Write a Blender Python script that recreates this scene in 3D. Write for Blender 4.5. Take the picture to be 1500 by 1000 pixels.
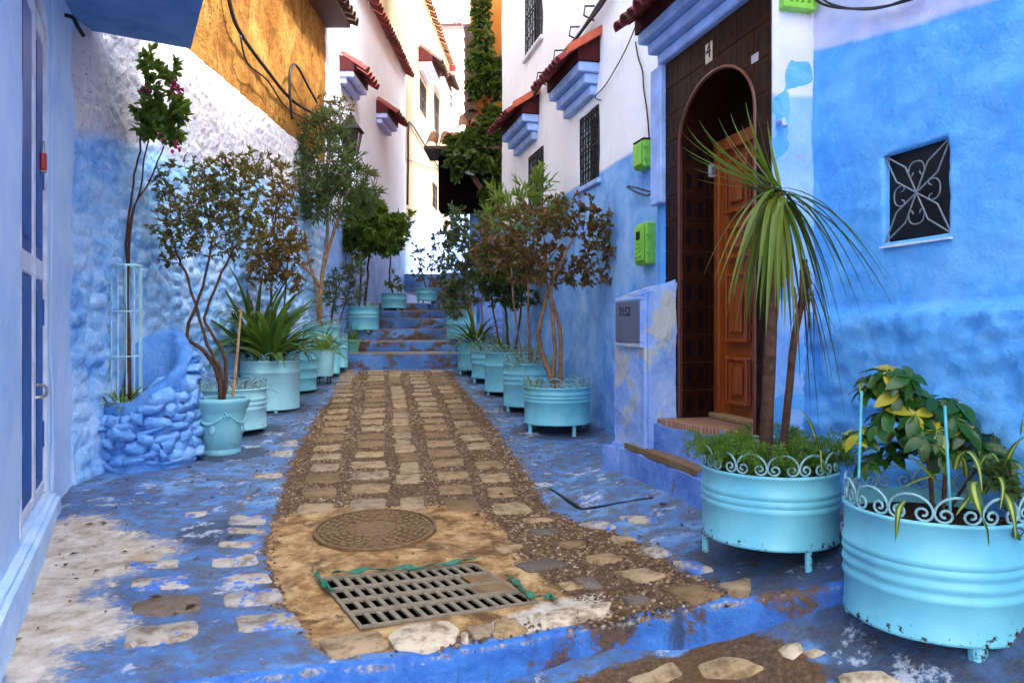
import bpy, bmesh, math, random
import numpy as np
from mathutils import Vector, Matrix, Euler
random.seed(7)
rng = np.random.default_rng(7)
PI = math.pi
scene = bpy.context.scene
COL = scene.collection
for o in list(bpy.data.objects):
    bpy.data.objects.remove(o)

# ------------------------------------------------------------------ camera, sky, sun, exposure
F, CX, Y0 = 1100.0, 750.0, 480.0          # focal length in photo pixels, centre column, horizon row
cam = bpy.data.objects.new('camera', bpy.data.cameras.new('camera'))
COL.objects.link(cam)
cam.data.sensor_width = 36
cam.data.lens = F / 1500 * 36
cam.data.shift_y = -(500 - Y0) / 1500
cam.rotation_euler = (PI / 2, 0, 0)
cam.data.clip_start = .05
cam.data.clip_end = 600
scene.camera = cam

SUN_DIR = Vector((.70, -.42, .92)).normalized()     # towards the sun: high, from behind the right-hand houses
world = bpy.data.worlds.new('World')
scene.world = world
world.use_nodes = True
wn = world.node_tree
bg = wn.nodes['Background']
sky = wn.nodes.new('ShaderNodeTexSky')
sky.sky_type = 'NISHITA'
sky.sun_disc = False
sky.sun_elevation = math.asin(SUN_DIR.z)
sky.sun_rotation = math.atan2(SUN_DIR.x, SUN_DIR.y)
sky.dust_density = 4.0
sky.air_density = 1.0
sky.ozone_density = .6
hs = wn.nodes.new('ShaderNodeHueSaturation')
hs.inputs['Saturation'].default_value = .12
wn.links.new(sky.outputs[0], hs.inputs['Color'])
wn.links.new(hs.outputs[0], bg.inputs[0])
bg.inputs[1].default_value = .15
sl = bpy.data.lights.new('sun', 'SUN')
sl.energy = 2.0
sl.angle = math.radians(4)
sl.color = (1, .95, .88)
so = bpy.data.objects.new('sun', sl)
COL.objects.link(so)
so.rotation_euler = (-SUN_DIR).to_track_quat('-Z', 'Y').to_euler()
scene.view_settings.view_transform = 'Standard'
scene.view_settings.look = 'None'
scene.view_settings.exposure = 2.7
scene.view_settings.gamma = 1.0

# ------------------------------------------------------------------ numpy noise
def _h(ix, iy, iz, seed):
    h = (ix.astype(np.uint32) * np.uint32(374761393) + iy.astype(np.uint32) * np.uint32(668265263)
         + iz.astype(np.uint32) * np.uint32(2147483647) + np.uint32(seed * 1274126177 & 0xffffffff))
    h = (h ^ (h >> np.uint32(13))) * np.uint32(1274126177)
    h = h ^ (h >> np.uint32(16))
    return (h & np.uint32(0xffffff)).astype(np.float64) / float(0xffffff)

def vnoise(x, y, z=None, seed=0):
    x = np.asarray(x, float); y = np.asarray(y, float)
    z = np.zeros_like(x) if z is None else np.asarray(z, float)
    fx, fy, fz = np.floor(x), np.floor(y), np.floor(z)
    ix, iy, iz = fx.astype(np.int64), fy.astype(np.int64), fz.astype(np.int64)
    u, v, w = x - fx, y - fy, z - fz
    u, v, w = u*u*(3-2*u), v*v*(3-2*v), w*w*(3-2*w)
    r = 0
    for a in (0, 1):
        for b in (0, 1):
            for c in (0, 1):
                r = r + _h(ix+a, iy+b, iz+c, seed) * (u if a else 1-u) * (v if b else 1-v) * (w if c else 1-w)
    return r

def fbm(x, y, z=None, seed=0, octv=4):
    t, a, n = 0, .5, 0
    for k in range(octv):
        f = 2 ** k
        t = t + a * vnoise(np.asarray(x)*f, np.asarray(y)*f, None if z is None else np.asarray(z)*f, seed+k)
        n += a; a *= .5
    return t / n

def worley(u, v, seed=0):
    u = np.asarray(u, float); v = np.asarray(v, float)
    iu, iv = np.floor(u).astype(np.int64), np.floor(v).astype(np.int64)
    d1 = np.full(u.shape, 9.); d2 = np.full(u.shape, 9.); idd = np.zeros(u.shape)
    for a in (-1, 0, 1):
        for b in (-1, 0, 1):
            cx, cy = iu+a, iv+b
            zz = np.zeros_like(cx)
            px = cx + .15 + .7*_h(cx, cy, zz, seed); py = cy + .15 + .7*_h(cx, cy, zz+1, seed)
            d = np.hypot(u-px, v-py)
            near = d < d1
            d2 = np.where(near, d1, np.minimum(d2, d))
            idd = np.where(near, _h(cx, cy, zz+2, seed), idd)
            d1 = np.where(near, d, d1)
    return d1, d2, idd

def sstep(a, b, x):
    t = np.clip((np.asarray(x, float)-a)/(b-a), 0, 1)
    return t*t*(3-2*t)

# ------------------------------------------------------------------ ground heights, pixel -> place
def zg(X, Y):
    """height of the upper paving: climbs along the alley and tilts up towards the right-hand houses"""
    X = np.asarray(X, float); Y = np.asarray(Y, float)
    return -1.25 + .066*Y + .28*np.maximum(0, X-.35)*sstep(5.9, 4.5, Y)

def zlow(X, Y):
    X = np.asarray(X, float); Y = np.asarray(Y, float)
    return -1.146 + .5*np.maximum(0, np.minimum(X, 1.5)-.616) + .06*np.minimum(0, X-.616) + .30*(Y-2.71)

def at(px, py, Y):
    return Vector(((px-CX)/F*Y, Y, (Y0-py)/F*Y))

def ground(px, py, f=zg):
    a = (px-CX)/F; b = (Y0-py)/F
    lo, hi = .6, 40.
    for _ in range(60):
        m = (lo+hi)/2
        if b*m > float(f(a*m, m)): lo = m
        else: hi = m
    return Vector((a*lo, lo, b*lo))

# ------------------------------------------------------------------ mesh helpers
class MB:
    def __init__(s): s.v = []; s.f = []; s.var = []
    def add(s, vs, fs, var=0.):
        n = len(s.v)
        s.v.extend([tuple(p) for p in vs]); s.f.extend([tuple(i+n for i in f) for f in fs])
        s.var.extend([var]*len(vs))
        return s
    def box(s, x0, x1, y0, y1, z0, z1):
        return s.add([(x0,y0,z0),(x1,y0,z0),(x1,y1,z0),(x0,y1,z0),(x0,y0,z1),(x1,y0,z1),(x1,y1,z1),(x0,y1,z1)],
                     [(3,2,1,0),(4,5,6,7),(0,1,5,4),(1,2,6,5),(2,3,7,6),(3,0,4,7)])
    def bbox(s, x0, x1, y0, y1, z0, z1, b=.004):
        """box with chamfered edges"""
        bm = bmesh.new()
        bmesh.ops.create_cube(bm, size=1)
        for v in bm.verts:
            v.co = ((x0+x1)/2+v.co.x*(x1-x0), (y0+y1)/2+v.co.y*(y1-y0), (z0+z1)/2+v.co.z*(z1-z0))
        bmesh.ops.bevel(bm, geom=bm.edges[:], offset=b, segments=1, affect='EDGES')
        s.bm(bm); return s
    def bm(s, bm):
        bm.verts.index_update()
        s.add([v.co[:] for v in bm.verts], [[v.index for v in f.verts] for f in bm.faces]); bm.free()
    def prism(s, poly, z0, z1, ch=0.):
        n = len(poly)
        P = [Vector((p[0], p[1])) for p in poly]
        if sum(P[i].x*P[(i+1)%n].y-P[(i+1)%n].x*P[i].y for i in range(n)) < 0: P.reverse()
        c = sum(P, Vector((0, 0)))/n
        vs = [(p.x, p.y, z0) for p in P] + [(p.x, p.y, z1-ch) for p in P]
        fs = [tuple(range(n-1, -1, -1))] + [(i, (i+1)%n, n+(i+1)%n, n+i) for i in range(n)]
        if ch:
            for p in P:
                d = c-p; L = max(d.length, 1e-6); q = p+d*(min(ch*1.6, .4*L)/L)
                vs.append((q.x, q.y, z1))
            fs += [(n+i, n+(i+1)%n, 2*n+(i+1)%n, 2*n+i) for i in range(n)] + [tuple(range(2*n, 3*n))]
        else:
            fs.append(tuple(range(n, 2*n)))
        return s.add(vs, fs)
    def tube(s, pts, r, n=6, cap=True, var=0.):
        pts = [Vector(p) for p in pts]
        R = r if isinstance(r, (list, tuple, np.ndarray)) else [r]*len(pts)
        vs, fs = [], []
        t0 = (pts[1]-pts[0]).normalized()
        a = t0.orthogonal().normalized()
        for i, p in enumerate(pts):
            t = (pts[min(i+1, len(pts)-1)]-pts[max(i-1, 0)])
            t = t.normalized() if t.length > 1e-9 else t0
            a = (a-t*a.dot(t))
            a = a.normalized() if a.length > 1e-6 else t.orthogonal().normalized()
            b = t.cross(a)
            for k in range(n):
                an = 2*PI*k/n
                vs.append(p+(a*math.cos(an)+b*math.sin(an))*R[i])
        for i in range(len(pts)-1):
            for k in range(n):
                fs.append((i*n+k, i*n+(k+1)%n, (i+1)*n+(k+1)%n, (i+1)*n+k))
        if cap:
            fs.append(tuple(range(n-1, -1, -1))); fs.append(tuple((len(pts)-1)*n+k for k in range(n)))
        return s.add(vs, fs, var)
    def lathe(s, prof, n=48, c=(0, 0, 0), closed=False):
        vs, fs = [], []
        for r, z in prof:
            for k in range(n):
                a = 2*PI*k/n
                vs.append((c[0]+r*math.cos(a), c[1]+r*math.sin(a), c[2]+z))
        m = len(prof)
        for i in range(m-1 if not closed else m):
            j = (i+1) % m
            for k in range(n):
                fs.append((i*n+k, i*n+(k+1)%n, j*n+(k+1)%n, j*n+k))
        if not closed:
            if prof[0][0] > 1e-6: fs.append(tuple(range(n-1, -1, -1)))
            if prof[-1][0] > 1e-6: fs.append(tuple((m-1)*n+k for k in range(n)))
        return s.add(vs, fs)
    def mesh(s, name, smooth=True, angle=35):
        me = bpy.data.meshes.new(name)
        me.from_pydata(s.v, [], s.f)
        if any(s.var):
            at_ = me.attributes.new('var', 'FLOAT', 'POINT')
            at_.data.foreach_set('value', np.array(s.var, dtype=np.float32))
        me.polygons.foreach_set('use_smooth', [smooth]*len(me.polygons))
        if smooth and angle < 170:
            me.set_sharp_from_angle(angle=math.radians(angle))
        me.update()
        return me

def np_mesh(name, V, Q, attrs=None, smooth=True):
    """V (n,3), Q (m,k) arrays -> mesh, fast"""
    me = bpy.data.meshes.new(name)
    V = np.asarray(V, np.float32); Q = np.asarray(Q, np.int32)
    me.vertices.add(len(V)); me.vertices.foreach_set('co', V.ravel())
    m, k = Q.shape
    me.loops.add(m*k); me.loops.foreach_set('vertex_index', Q.ravel())
    me.polygons.add(m)
    me.polygons.foreach_set('loop_start', np.arange(0, m*k, k, dtype=np.int32))
    me.polygons.foreach_set('use_smooth', np.full(m, smooth))
    for a, d in (attrs or {}).items():
        t = me.attributes.new(a, 'FLOAT', 'POINT'); t.data.foreach_set('value', np.asarray(d, np.float32).ravel())
    me.update(calc_edges=True); me.validate()
    return me

def thing(name, label, cat, loc=(0, 0, 0), rz=0., group=None):
    o = bpy.data.objects.new(name, None); COL.objects.link(o)
    o.location = loc; o.rotation_euler = (0, 0, rz); o.empty_display_size = .1
    o['label'] = label; o['category'] = cat
    if group: o['group'] = group
    return o

def part(name, mb, m, parent=None, loc=(0, 0, 0), rot=(0, 0, 0), smooth=True, angle=35, label=None, kind=None, scale=None):
    me = mb.mesh(name, smooth, angle) if isinstance(mb, MB) else mb
    o = bpy.data.objects.new(name, me); COL.objects.link(o)
    if m is not None and len(me.materials) == 0: me.materials.append(m)
    o.parent = parent; o.location = loc; o.rotation_euler = rot
    if scale: o.scale = scale if isinstance(scale, (tuple, list)) else (scale,)*3
    if label: o['label'] = label
    if kind: o['kind'] = kind
    return o

def tag(o, label, cat, group=None):
    o['label'] = label; o['category'] = cat
    if group: o['group'] = group
    return o

def onwall(th, px, py, d=0.):
    """ray through a photo pixel onto the plane local y = d of a thing -> local (t, z)"""
    rz = th.rotation_euler[2]; c, s = math.cos(rz), math.sin(rz)
    ux, uy, nx, ny = c, s, -s, c
    ox, oy = th.location[0], th.location[1]
    a = (px-CX)/F
    Y = (nx*ox+ny*oy+d)/(nx*a+ny)
    t = ux*(a*Y-ox)+uy*(Y-oy)
    return t, (Y0-py)/F*Y - th.location[2]

def wall_mesh(name, t0, t1, z0, z1, openings=(), depth=.2, disp=None, step=.05, back=.12, y=0.):
    """front face of a wall (local x along, y inwards, z up) as a displaced grid with real openings, plus the body behind it"""
    ts = set(np.linspace(t0, t1, max(2, int((t1-t0)/step)+1)).tolist())
    zs = set(np.linspace(z0, z1, max(2, int((z1-z0)/step)+1)).tolist())
    for (a, b, c, d) in openings: ts |= {a, b}; zs |= {c, d}
    def clean(S, hard):
        L = sorted(S); out = []
        for q in L:
            if out and q-out[-1] < step*.3:
                if q in hard: out[-1] = q
                continue
            out.append(q)
        return np.array(out)
    hardt = {q for o in openings for q in o[:2]} | {t0, t1}; hardz = {q for o in openings for q in o[2:]} | {z0, z1}
    T = clean(ts, hardt); Z = clean(zs, hardz)
    TT, ZZ = np.meshgrid(T, Z)
    D = disp(TT, ZZ) if disp else np.zeros_like(TT)
    V = np.stack([TT, y-D, ZZ], -1).reshape(-1, 3)
    nt, nz = len(T), len(Z)
    idx = np.arange(nt*nz).reshape(nz, nt)
    Q = np.stack([idx[:-1, :-1], idx[:-1, 1:], idx[1:, 1:], idx[1:, :-1]], -1)
    tm = (T[:-1]+T[1:])/2; zm = (Z[:-1]+Z[1:])/2
    keep = np.ones((nz-1, nt-1), bool)
    for (a, b, c, d) in openings:
        keep &= ~(((tm > a) & (tm < b))[None, :] & ((zm > c) & (zm < d))[:, None])
    quads = Q[keep].tolist(); verts = V.tolist()
    def strip(ids):
        n = len(verts)
        for i in ids: q = V[i]; verts.append([q[0], y+depth, q[2]])
        for k in range(len(ids)-1): quads.append([ids[k+1], ids[k], n+k, n+k+1])
    for (a, b, c, d) in openings:
        ia, ib = [int(np.argmin(abs(T-q))) for q in (a, b)]; ic, id_ = [int(np.argmin(abs(Z-q))) for q in (c, d)]
        strip([idx[ic, k] for k in range(ib, ia-1, -1)]); strip([idx[id_, k] for k in range(ia, ib+1)])
        strip([idx[k, ia] for k in range(ic, id_+1)]); strip([idx[k, ib] for k in range(id_, ic-1, -1)])
    strip([idx[0, k] for k in range(nt)]); strip([idx[nz-1, k] for k in range(nt-1, -1, -1)])
    strip([idx[k, 0] for k in range(nz-1, -1, -1)]); strip([idx[k, nt-1] for k in range(nz)])
    n = len(verts); y0, y1 = y+depth+.002, y+depth+back
    verts += [[t0,y0,z0],[t1,y0,z0],[t1,y1,z0],[t0,y1,z0],[t0,y0,z1],[t1,y0,z1],[t1,y1,z1],[t0,y1,z1]]
    quads += [[n+i for i in q] for q in [(3,2,1,0),(4,5,6,7),(0,1,5,4),(1,2,6,5),(2,3,7,6),(3,0,4,7)]]
    return np_mesh(name, np.array(verts), np.array(quads))

# ------------------------------------------------------------------ materials
class NT:
    def __init__(s, name, rough=.8, spec=.3):
        s.m = bpy.data.materials.new(name); s.m.use_nodes = True
        s.t = s.m.node_tree; s.b = s.t.nodes['Principled BSDF']; s.out = s.t.nodes['Material Output']
        s.b.inputs['Roughness'].default_value = rough
        s.b.inputs['Specular IOR Level'].default_value = spec
    def n(s, ty, **kw):
        x = s.t.nodes.new(ty)
        for k, v in kw.items(): setattr(x, k, v)
        return x
    def put(s, sock, v):
        if isinstance(v, bpy.types.NodeSocket): s.t.links.new(v, sock)
        elif isinstance(v, (tuple, list)) and len(v) == 3 and sock.type == 'RGBA': sock.default_value = (*v, 1)
        else: sock.default_value = v
    def pos(s): return s.n('ShaderNodeNewGeometry').outputs['Position']
    def obj(s): return s.n('ShaderNodeTexCoord').outputs['Object']
    def attr(s, a): return s.n('ShaderNodeAttribute', attribute_name=a).outputs['Fac']
    def noise(s, scale, detail=4, rough=.55, vec=None, dist=0.):
        x = s.n('ShaderNodeTexNoise'); s.put(x.inputs['Vector'], vec or s.pos())
        x.inputs['Scale'].default_value = scale; x.inputs['Detail'].default_value = detail
        x.inputs['Roughness'].default_value = rough; x.inputs['Distortion'].default_value = dist
        return x.outputs['Fac']
    def voro(s, scale, vec=None, feature='F1', out='Distance'):
        x = s.n('ShaderNodeTexVoronoi', feature=feature); s.put(x.inputs['Vector'], vec or s.pos())
        x.inputs['Scale'].default_value = scale
        return x.outputs[out]
    def math(s, op, a, b=None, c=None, clamp=False):
        x = s.n('ShaderNodeMath', operation=op, use_clamp=clamp)
        s.put(x.inputs[0], a)
        if b is not None: s.put(x.inputs[1], b)
        if c is not None: s.put(x.inputs[2], c)
        return x.outputs[0]
    def map(s, v, a, b, c=0., d=1., smooth=True):
        x = s.n('ShaderNodeMapRange', interpolation_type='SMOOTHSTEP' if smooth else 'LINEAR')
        s.put(x.inputs['Value'], v)
        for k, q in (('From Min', a), ('From Max', b), ('To Min', c), ('To Max', d)): s.put(x.inputs[k], q)
        return x.outputs['Result']
    def mix(s, f, a, b, mode='MIX'):
        x = s.n('ShaderNodeMix', data_type='RGBA', blend_type=mode)
        s.put(x.inputs['Factor'], f); s.put(x.inputs[6], a); s.put(x.inputs[7], b)
        return x.outputs[2]
    def ramp(s, f, stops):
        x = s.n('ShaderNodeValToRGB'); s.put(x.inputs[0], f)
        e = x.color_ramp.elements
        while len(e) < len(stops): e.new(.5)
        for q, (p, c) in zip(e, stops): q.position = p; q.color = (*c, 1)
        return x.outputs[0]
    def sep(s, v):
        x = s.n('ShaderNodeSeparateXYZ'); s.put(x.inputs[0], v); return x.outputs
    def scaled(s, v, sx, sy, sz):
        x = s.n('ShaderNodeMapping'); s.put(x.inputs[0], v); x.inputs['Scale'].default_value = (sx, sy, sz); return x.outputs[0]
    def col(s, c): s.put(s.b.inputs['Base Color'], c)
    def bump(s, h, strength=.5, dist=.02):
        x = s.n('ShaderNodeBump'); x.inputs['Strength'].default_value = strength; x.inputs['Distance'].default_value = dist
        s.put(x.inputs['Height'], h); s.t.links.new(x.outputs[0], s.b.inputs['Normal'])

def simple(name, c, rough=.6, spec=.4, var=.25, scale=14., bump=.15, metal=0.):
    m = NT(name, rough, spec)
    f = m.noise(scale, 5)
    d = tuple(q*(1-var) for q in c); l = tuple(min(1, q*(1+var*.6)) for q in c)
    m.col(m.ramp(f, [(.3, d), (.7, l)])); m.bump(m.noise(scale*5, 3), bump, .004)
    m.b.inputs['Metallic'].default_value = metal
    return m.m

BLUE = (.09, .34, .82); BLUE_L = (.24, .52, .90); BLUE_D = (.045, .20, .62); LILAC = (.33, .38, .86)
WHITE = (.80, .78, .85)

def wall_paint(name, lower=(BLUE, BLUE_L, BLUE_D), upper=(WHITE, (.70, .68, .80)), bound=(0, 0, 1, -1.3), wob=.25, soft=.05,
               rough=.75, b1=(24, .5, .012), b2=(140, .35, .003), chips=0., chipc=(.45, .42, .38), band=None, yel=0., speck=0., crev=0.):
    """limewashed plaster: blue below a hand-painted line, white above; mottled, chipped and dirty"""
    m = NT(name, rough, .25)
    p = m.pos(); x, y, z = m.sep(p)
    s = m.math('ADD', m.math('MULTIPLY', x, bound[0]), m.math('MULTIPLY', y, bound[1]))
    s = m.math('ADD', m.math('ADD', s, m.math('MULTIPLY', z, bound[2])), bound[3])
    w = m.math('MULTIPLY', m.math('SUBTRACT', m.noise(2.2, 6, .6), .5), wob)
    s = m.math('ADD', s, w)
    up = m.map(s, -soft, soft)
    n1 = m.noise(3.0, 6, .62, dist=.6); n2 = m.noise(17, 5, .6); n3 = m.noise(70, 3)
    lo = m.ramp(n1, [(.30, lower[2]), (.48, lower[0]), (.70, lower[1])])
    lo = m.mix(m.map(n2, .45, .75, 0, .55), lo, lower[1])
    lo = m.mix(m.map(n3, .62, .8, 0, .35), lo, (.55, .65, .9))
    hi = m.ramp(n1, [(.32, upper[1]), (.62, upper[0])])
    hi = m.mix(m.map(n2, .6, .8, 0, .3), hi, upper[1])
    if yel: hi = m.mix(m.map(m.noise(1.1, 4), .45, .7, 0, yel), hi, (.80, .70, .48))
    if speck:
        sp = m.map(m.noise(42, 4, .6, dist=.5), .585, .66, 0, speck)  # dark specks paint in the shadow and dirt of small holes
        hi = m.mix(sp, hi, (.26, .24, .33))
        lo = m.mix(m.math('MULTIPLY', m.map(m.noise(9, 7, .7, dist=.7), .52, .68), .5), lo, (.62, .70, .92))
    c = m.mix(up, lo, hi)
    if chips:
        k = m.map(m.noise(5.5, 8, .68), .70-chips*.12, .74-chips*.12)
        c = m.mix(k, c, chipc)
    streak = m.noise(6, 5, .6, vec=m.scaled(p, 3.2, 3.2, .35))
    c = m.mix(m.map(streak, .58, .8, 0, .22), c, (.28, .30, .42))
    m.col(c)
    h = m.math('ADD', m.math('MULTIPLY', m.noise(b1[0], 6, .6), b1[1]), m.math('MULTIPLY', m.noise(b2[0], 3), b2[1]*.3))
    m.bump(h, .6, b1[2])
    return m.m

def leaf_mat(name, stops, trans=.35, rough=.5, stripe=None):
    m = NT(name, rough, .35)
    v = m.attr('var')
    c = m.ramp(v, stops)
    c = m.mix(.35, c, m.mix(m.noise(9, 3), tuple(q*.5 for q in stops[0][1]), tuple(min(1, q*1.3) for q in stops[-1][1])))
    if stripe:
        u = m.attr('u')
        c = m.mix(m.map(m.math('ADD', m.math('ABSOLUTE', u), m.math('MULTIPLY', m.math('SUBTRACT', m.noise(30), .5), .25)), stripe[1], stripe[2]), stripe[0], c) if stripe[3] == 'mid' else \
            m.mix(m.map(m.math('ABSOLUTE', u), stripe[1], stripe[2]), c, stripe[0])
    m.col(c)
    tr = m.n('ShaderNodeBsdfTranslucent'); m.put(tr.inputs[0], m.mix(.5, c, (.25, .35, .02)))
    mx = m.n('ShaderNodeMixShader'); mx.inputs[0].default_value = trans
    m.t.links.new(m.b.outputs[0], mx.inputs[1]); m.t.links.new(tr.outputs[0], mx.inputs[2]); m.t.links.new(mx.outputs[0], m.out.inputs[0])
    return m.m

M = {}
M['bark'] = simple('bark', (.085, .045, .030), .9, .1, .5, 30, .6)
M['twig'] = simple('twig_bark', (.10, .055, .035), .9, .1, .4, 30, .3)
M['bark_pale'] = simple('pale_bark', (.27, .16, .09), .9, .1, .5, 25, .6)
M['soil'] = simple('soil', (.035, .022, .015), 1, .05, .6, 40, 1)
M['iron'] = simple('black_iron', (.010, .010, .012), .55, .4, .4, 40, .2)
M['cable'] = simple('black_cable', (.012, .012, .015), .5, .4, .2, 10, .1)
M['dark'] = simple('dark_interior', (.006, .008, .012), .5, .25, .4, 6, .05)
M['void'] = simple('dark_void', (.006, .004, .004), 1, .0, .3, 6, .1)
M['blue_wood'] = simple('deep_blue_wood', (.008, .085, .36), .45, .4, .35, 9, .2)
M['light_wood'] = simple('light_blue_wood', (.70, .74, .84), .5, .4, .25, 9, .2)
M['blue_trim'] = simple('blue_trim', (.34, .50, .87), .6, .3, .25, 8, .25)
M['white_trim'] = simple('white_trim', (.72, .72, .80), .7, .3, .12, 6, .2)
M['red_paint'] = simple('red_paint', (.42, .03, .035), .6, .3, .35, 12, .2)
M['green_plastic'] = simple('green_box_paint', (.26, .62, .07), .4, .45, .15, 20, .1)
M['grey_plastic'] = simple('grey_plastic', (.42, .42, .44), .4, .4, .1, 20, .05)
M['slate'] = simple('slate_grey_sheet', (.12, .14, .20), .5, .4, .15, 6, .1)
M['steel'] = simple('steel', (.45, .45, .45), .35, .5, .2, 20, .1, .8)
M['red_lock'] = simple('red_lacquer', (.55, .015, .02), .3, .5, .1, 20, .02)
M['strap_green'] = simple('green_strap', (.01, .16, .09), .45, .4, .35, 30, .3)
M['stake'] = simple('wooden_stake', (.40, .24, .11), .8, .2, .35, 20, .3)
M['pole_teal'] = simple('turquoise_rod', (.10, .45, .50), .5, .4, .25, 20, .1)
M['flower'] = simple('pink_petal', (.55, .03, .16), .6, .2, .3, 40, .05)
M['flower_red'] = simple('orange_petal', (.60, .10, .02), .6, .2, .3, 40, .05)
M['glass'] = simple('dark_glass', (.02, .03, .04), .12, .5, .3, 3, .02)
M['ink'] = simple('black_print', (.01, .01, .012), .6, .2, .1, 10, 0)
M['plate'] = simple('cream_plate', (.60, .48, .36), .4, .4, .1, 10, .05)
# ================================================================== GROUND
def gbump(X, Y):
    X = np.asarray(X, float); Y = np.asarray(Y, float)
    return .022*(fbm(X*1.6, Y*1.6, seed=3)-.5) + .010*(fbm(X*9, Y*9, seed=5)-.5)

def gz(X, Y): return zg(X, Y) + gbump(X, Y)

def sdist(poly, X, Y):
    """signed distance to a polygon, negative inside"""
    d = np.full(X.shape, 1e9); ins = np.zeros(X.shape, bool); n = len(poly)
    for i in range(n):
        ax, ay = poly[i]; bx, by = poly[(i+1) % n]
        ex, ey = bx-ax, by-ay; L = ex*ex+ey*ey+1e-12
        t = np.clip(((X-ax)*ex+(Y-ay)*ey)/L, 0, 1)
        d = np.minimum(d, np.hypot(X-ax-t*ex, Y-ay-t*ey))
        c = ((ay > Y) != (by > Y)) & (X < (bx-ax)*(Y-ay)/(by-ay+1e-12)+ax)
        ins ^= c
    return np.where(ins, -d, d)

def gpoly(px, f=zg): return [tuple(ground(x, y, f)[:2]) for x, y in px]
def mask(px, X, Y, w=.10, f=zg): return np.clip(.5-sdist(gpoly(px, f), X, Y)/(2*w), 0, 1)

KERB = [(-3.2, 2.05), (-1.9, 2.15)] + gpoly([(250, 1004), (470, 974), (600, 960), (692, 946), (792, 928), (900, 909), (1000, 888), (1125, 868), (1237, 850)]) 
KERB.append((2.6, KERB[-1][1]-.05))
kx, ky = zip(*KERB)
def kerbY(X): return np.interp(X, kx, ky)

PATH_PX = [(405, 752), (412, 720), (425, 680), (446, 640), (470, 600), (505, 563), (527, 543), (662, 543), (672, 563), (703, 595), (718, 615), (742, 650), (775, 700), (805, 745),
           (870, 768), (950, 800), (1010, 835), (1060, 868), (960, 905), (830, 915), (640, 950), (470, 945), (400, 880), (385, 800)]
TAN_PX = [(398, 768), (430, 748), (520, 742), (690, 740), (735, 770), (765, 825), (835, 875), (900, 900), (700, 925), (560, 955), (470, 955), (425, 900), (392, 820)]
CREAM_PX = [(60, 770), (130, 752), (180, 775), (262, 800), (225, 830), (150, 850), (135, 875), (190, 900), (180, 930), (95, 955), (80, 1000), (-150, 1010), (-30, 930), (20, 850)]
CREAM2_PX = [(880, 868), (800, 882), (755, 900), (700, 920), (740, 930), (830, 915), (890, 902)]
DRAIN_PX = [(466, 850), (694, 827), (789, 885), (527, 923)]
DRAIN = gpoly(DRAIN_PX)

SHADE_DAMP = [(1.02, 2.93, .40), (.37, 6.17, .42), (.17, 7.15, .4), (-.04, 8.15, .4), (-.23, 9.1, .4), (-.46, 9.85, .4), (-2.28, 6.1, .45), (-2.32, 7.2, .45), (-2.44, 8.3, .45), (-2.0, 5.35, .28), (-2.46, 9.6, .4), (-2.25, 8.9, .25), (1.25, 2.7, .3), (-1.45, 3.7, .22)]  # dark spots: damp grime plus painted shadow under the planters
def shade_damp_mask(X, Y, L=SHADE_DAMP):
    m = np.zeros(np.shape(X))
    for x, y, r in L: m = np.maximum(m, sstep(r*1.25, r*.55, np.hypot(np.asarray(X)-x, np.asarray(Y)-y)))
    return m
nx, ny = 330, 400
xs = np.linspace(-3.2, 2.3, nx)
v = np.linspace(0, 1, ny)**1.7
XX = np.repeat(xs[None, :], ny, 0)
yk = kerbY(xs) + .012*(fbm(xs*5, xs*0, seed=11)-.5)
YY = yk[None, :] + (10.45-yk[None, :])*v[:, None]
ZZ = gz(XX, YY) - .018*np.exp(-(YY-yk[None, :])/.02)
nf = 16
XF = np.repeat(xs[None, :], nf, 0)
fz = np.linspace(0, 1, nf)[::-1]
ztop = ZZ[0]; zbot = zlow(xs, yk)-.10
ZF = ztop[None, :] + (zbot-ztop)[None, :]*fz[:, None]*1.0
YF = yk[None, :] - .03*(fbm(XF*5, ZF*9, seed=21)-.35)*np.minimum(1, fz[:, None]*6) - .004
XF, YF, ZF = XF[:-1], YF[:-1], ZF[:-1]
GX = np.vstack([XF, XX]); GY = np.vstack([YF, YY]); GZ = np.vstack([ZF, ZZ])
face = np.vstack([np.ones_like(XF), np.clip(1-(YY-yk[None, :])/.05, 0, 1)])
idx = np.arange(GX.size).reshape(GX.shape)
Q = np.stack([idx[:-1, :-1], idx[:-1, 1:], idx[1:, 1:], idx[1:, :-1]], -1)
cxm = (GX[:-1, :-1]+GX[1:, 1:])/2; cym = (GY[:-1, :-1]+GY[1:, 1:])/2
hole = sdist(DRAIN, cxm, cym) < -.012
hole[:nf] = False
me = np_mesh('paving', np.stack([GX, GY, GZ], -1).reshape(-1, 3), Q[~hole],
             dict(m_path=mask(PATH_PX, GX, GY), m_tan=mask(TAN_PX, GX, GY, .06), m_cream=np.maximum(mask(CREAM_PX, GX, GY, .2), mask(CREAM2_PX, GX, GY, .05)), m_face=face, m_edge=np.vstack([np.clip(1-np.linspace(1, 0, nf)[::-1][:-1, None]*0-np.abs(np.linspace(0, 1, nf)[::-1][:-1, None])*3.2, 0, 1)+0*XF, np.clip(1-(YY-yk[None, :])/.045, 0, 1)]), m_shade_damp=shade_damp_mask(GX, GY)))
m = NT('painted_paving', .62, .35)
n_a = m.noise(2.6, 7, .65, dist=.4); n_b = m.noise(11, 6, .65); n_c = m.noise(55, 4, .6); n_d = m.noise(190, 2)
blue = m.ramp(n_a, [(.28, (.040, .085, .19)), (.42, (.062, .155, .37)), (.56, (.105, .25, .52)), (.74, (.24, .41, .64))])
grime = m.ramp(n_c, [(.3, (.05, .055, .07)), (.7, (.15, .15, .17))])
wear = m.map(m.math('ADD', n_b, m.math('MULTIPLY', n_c, .35)), .58, .76)
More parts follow.
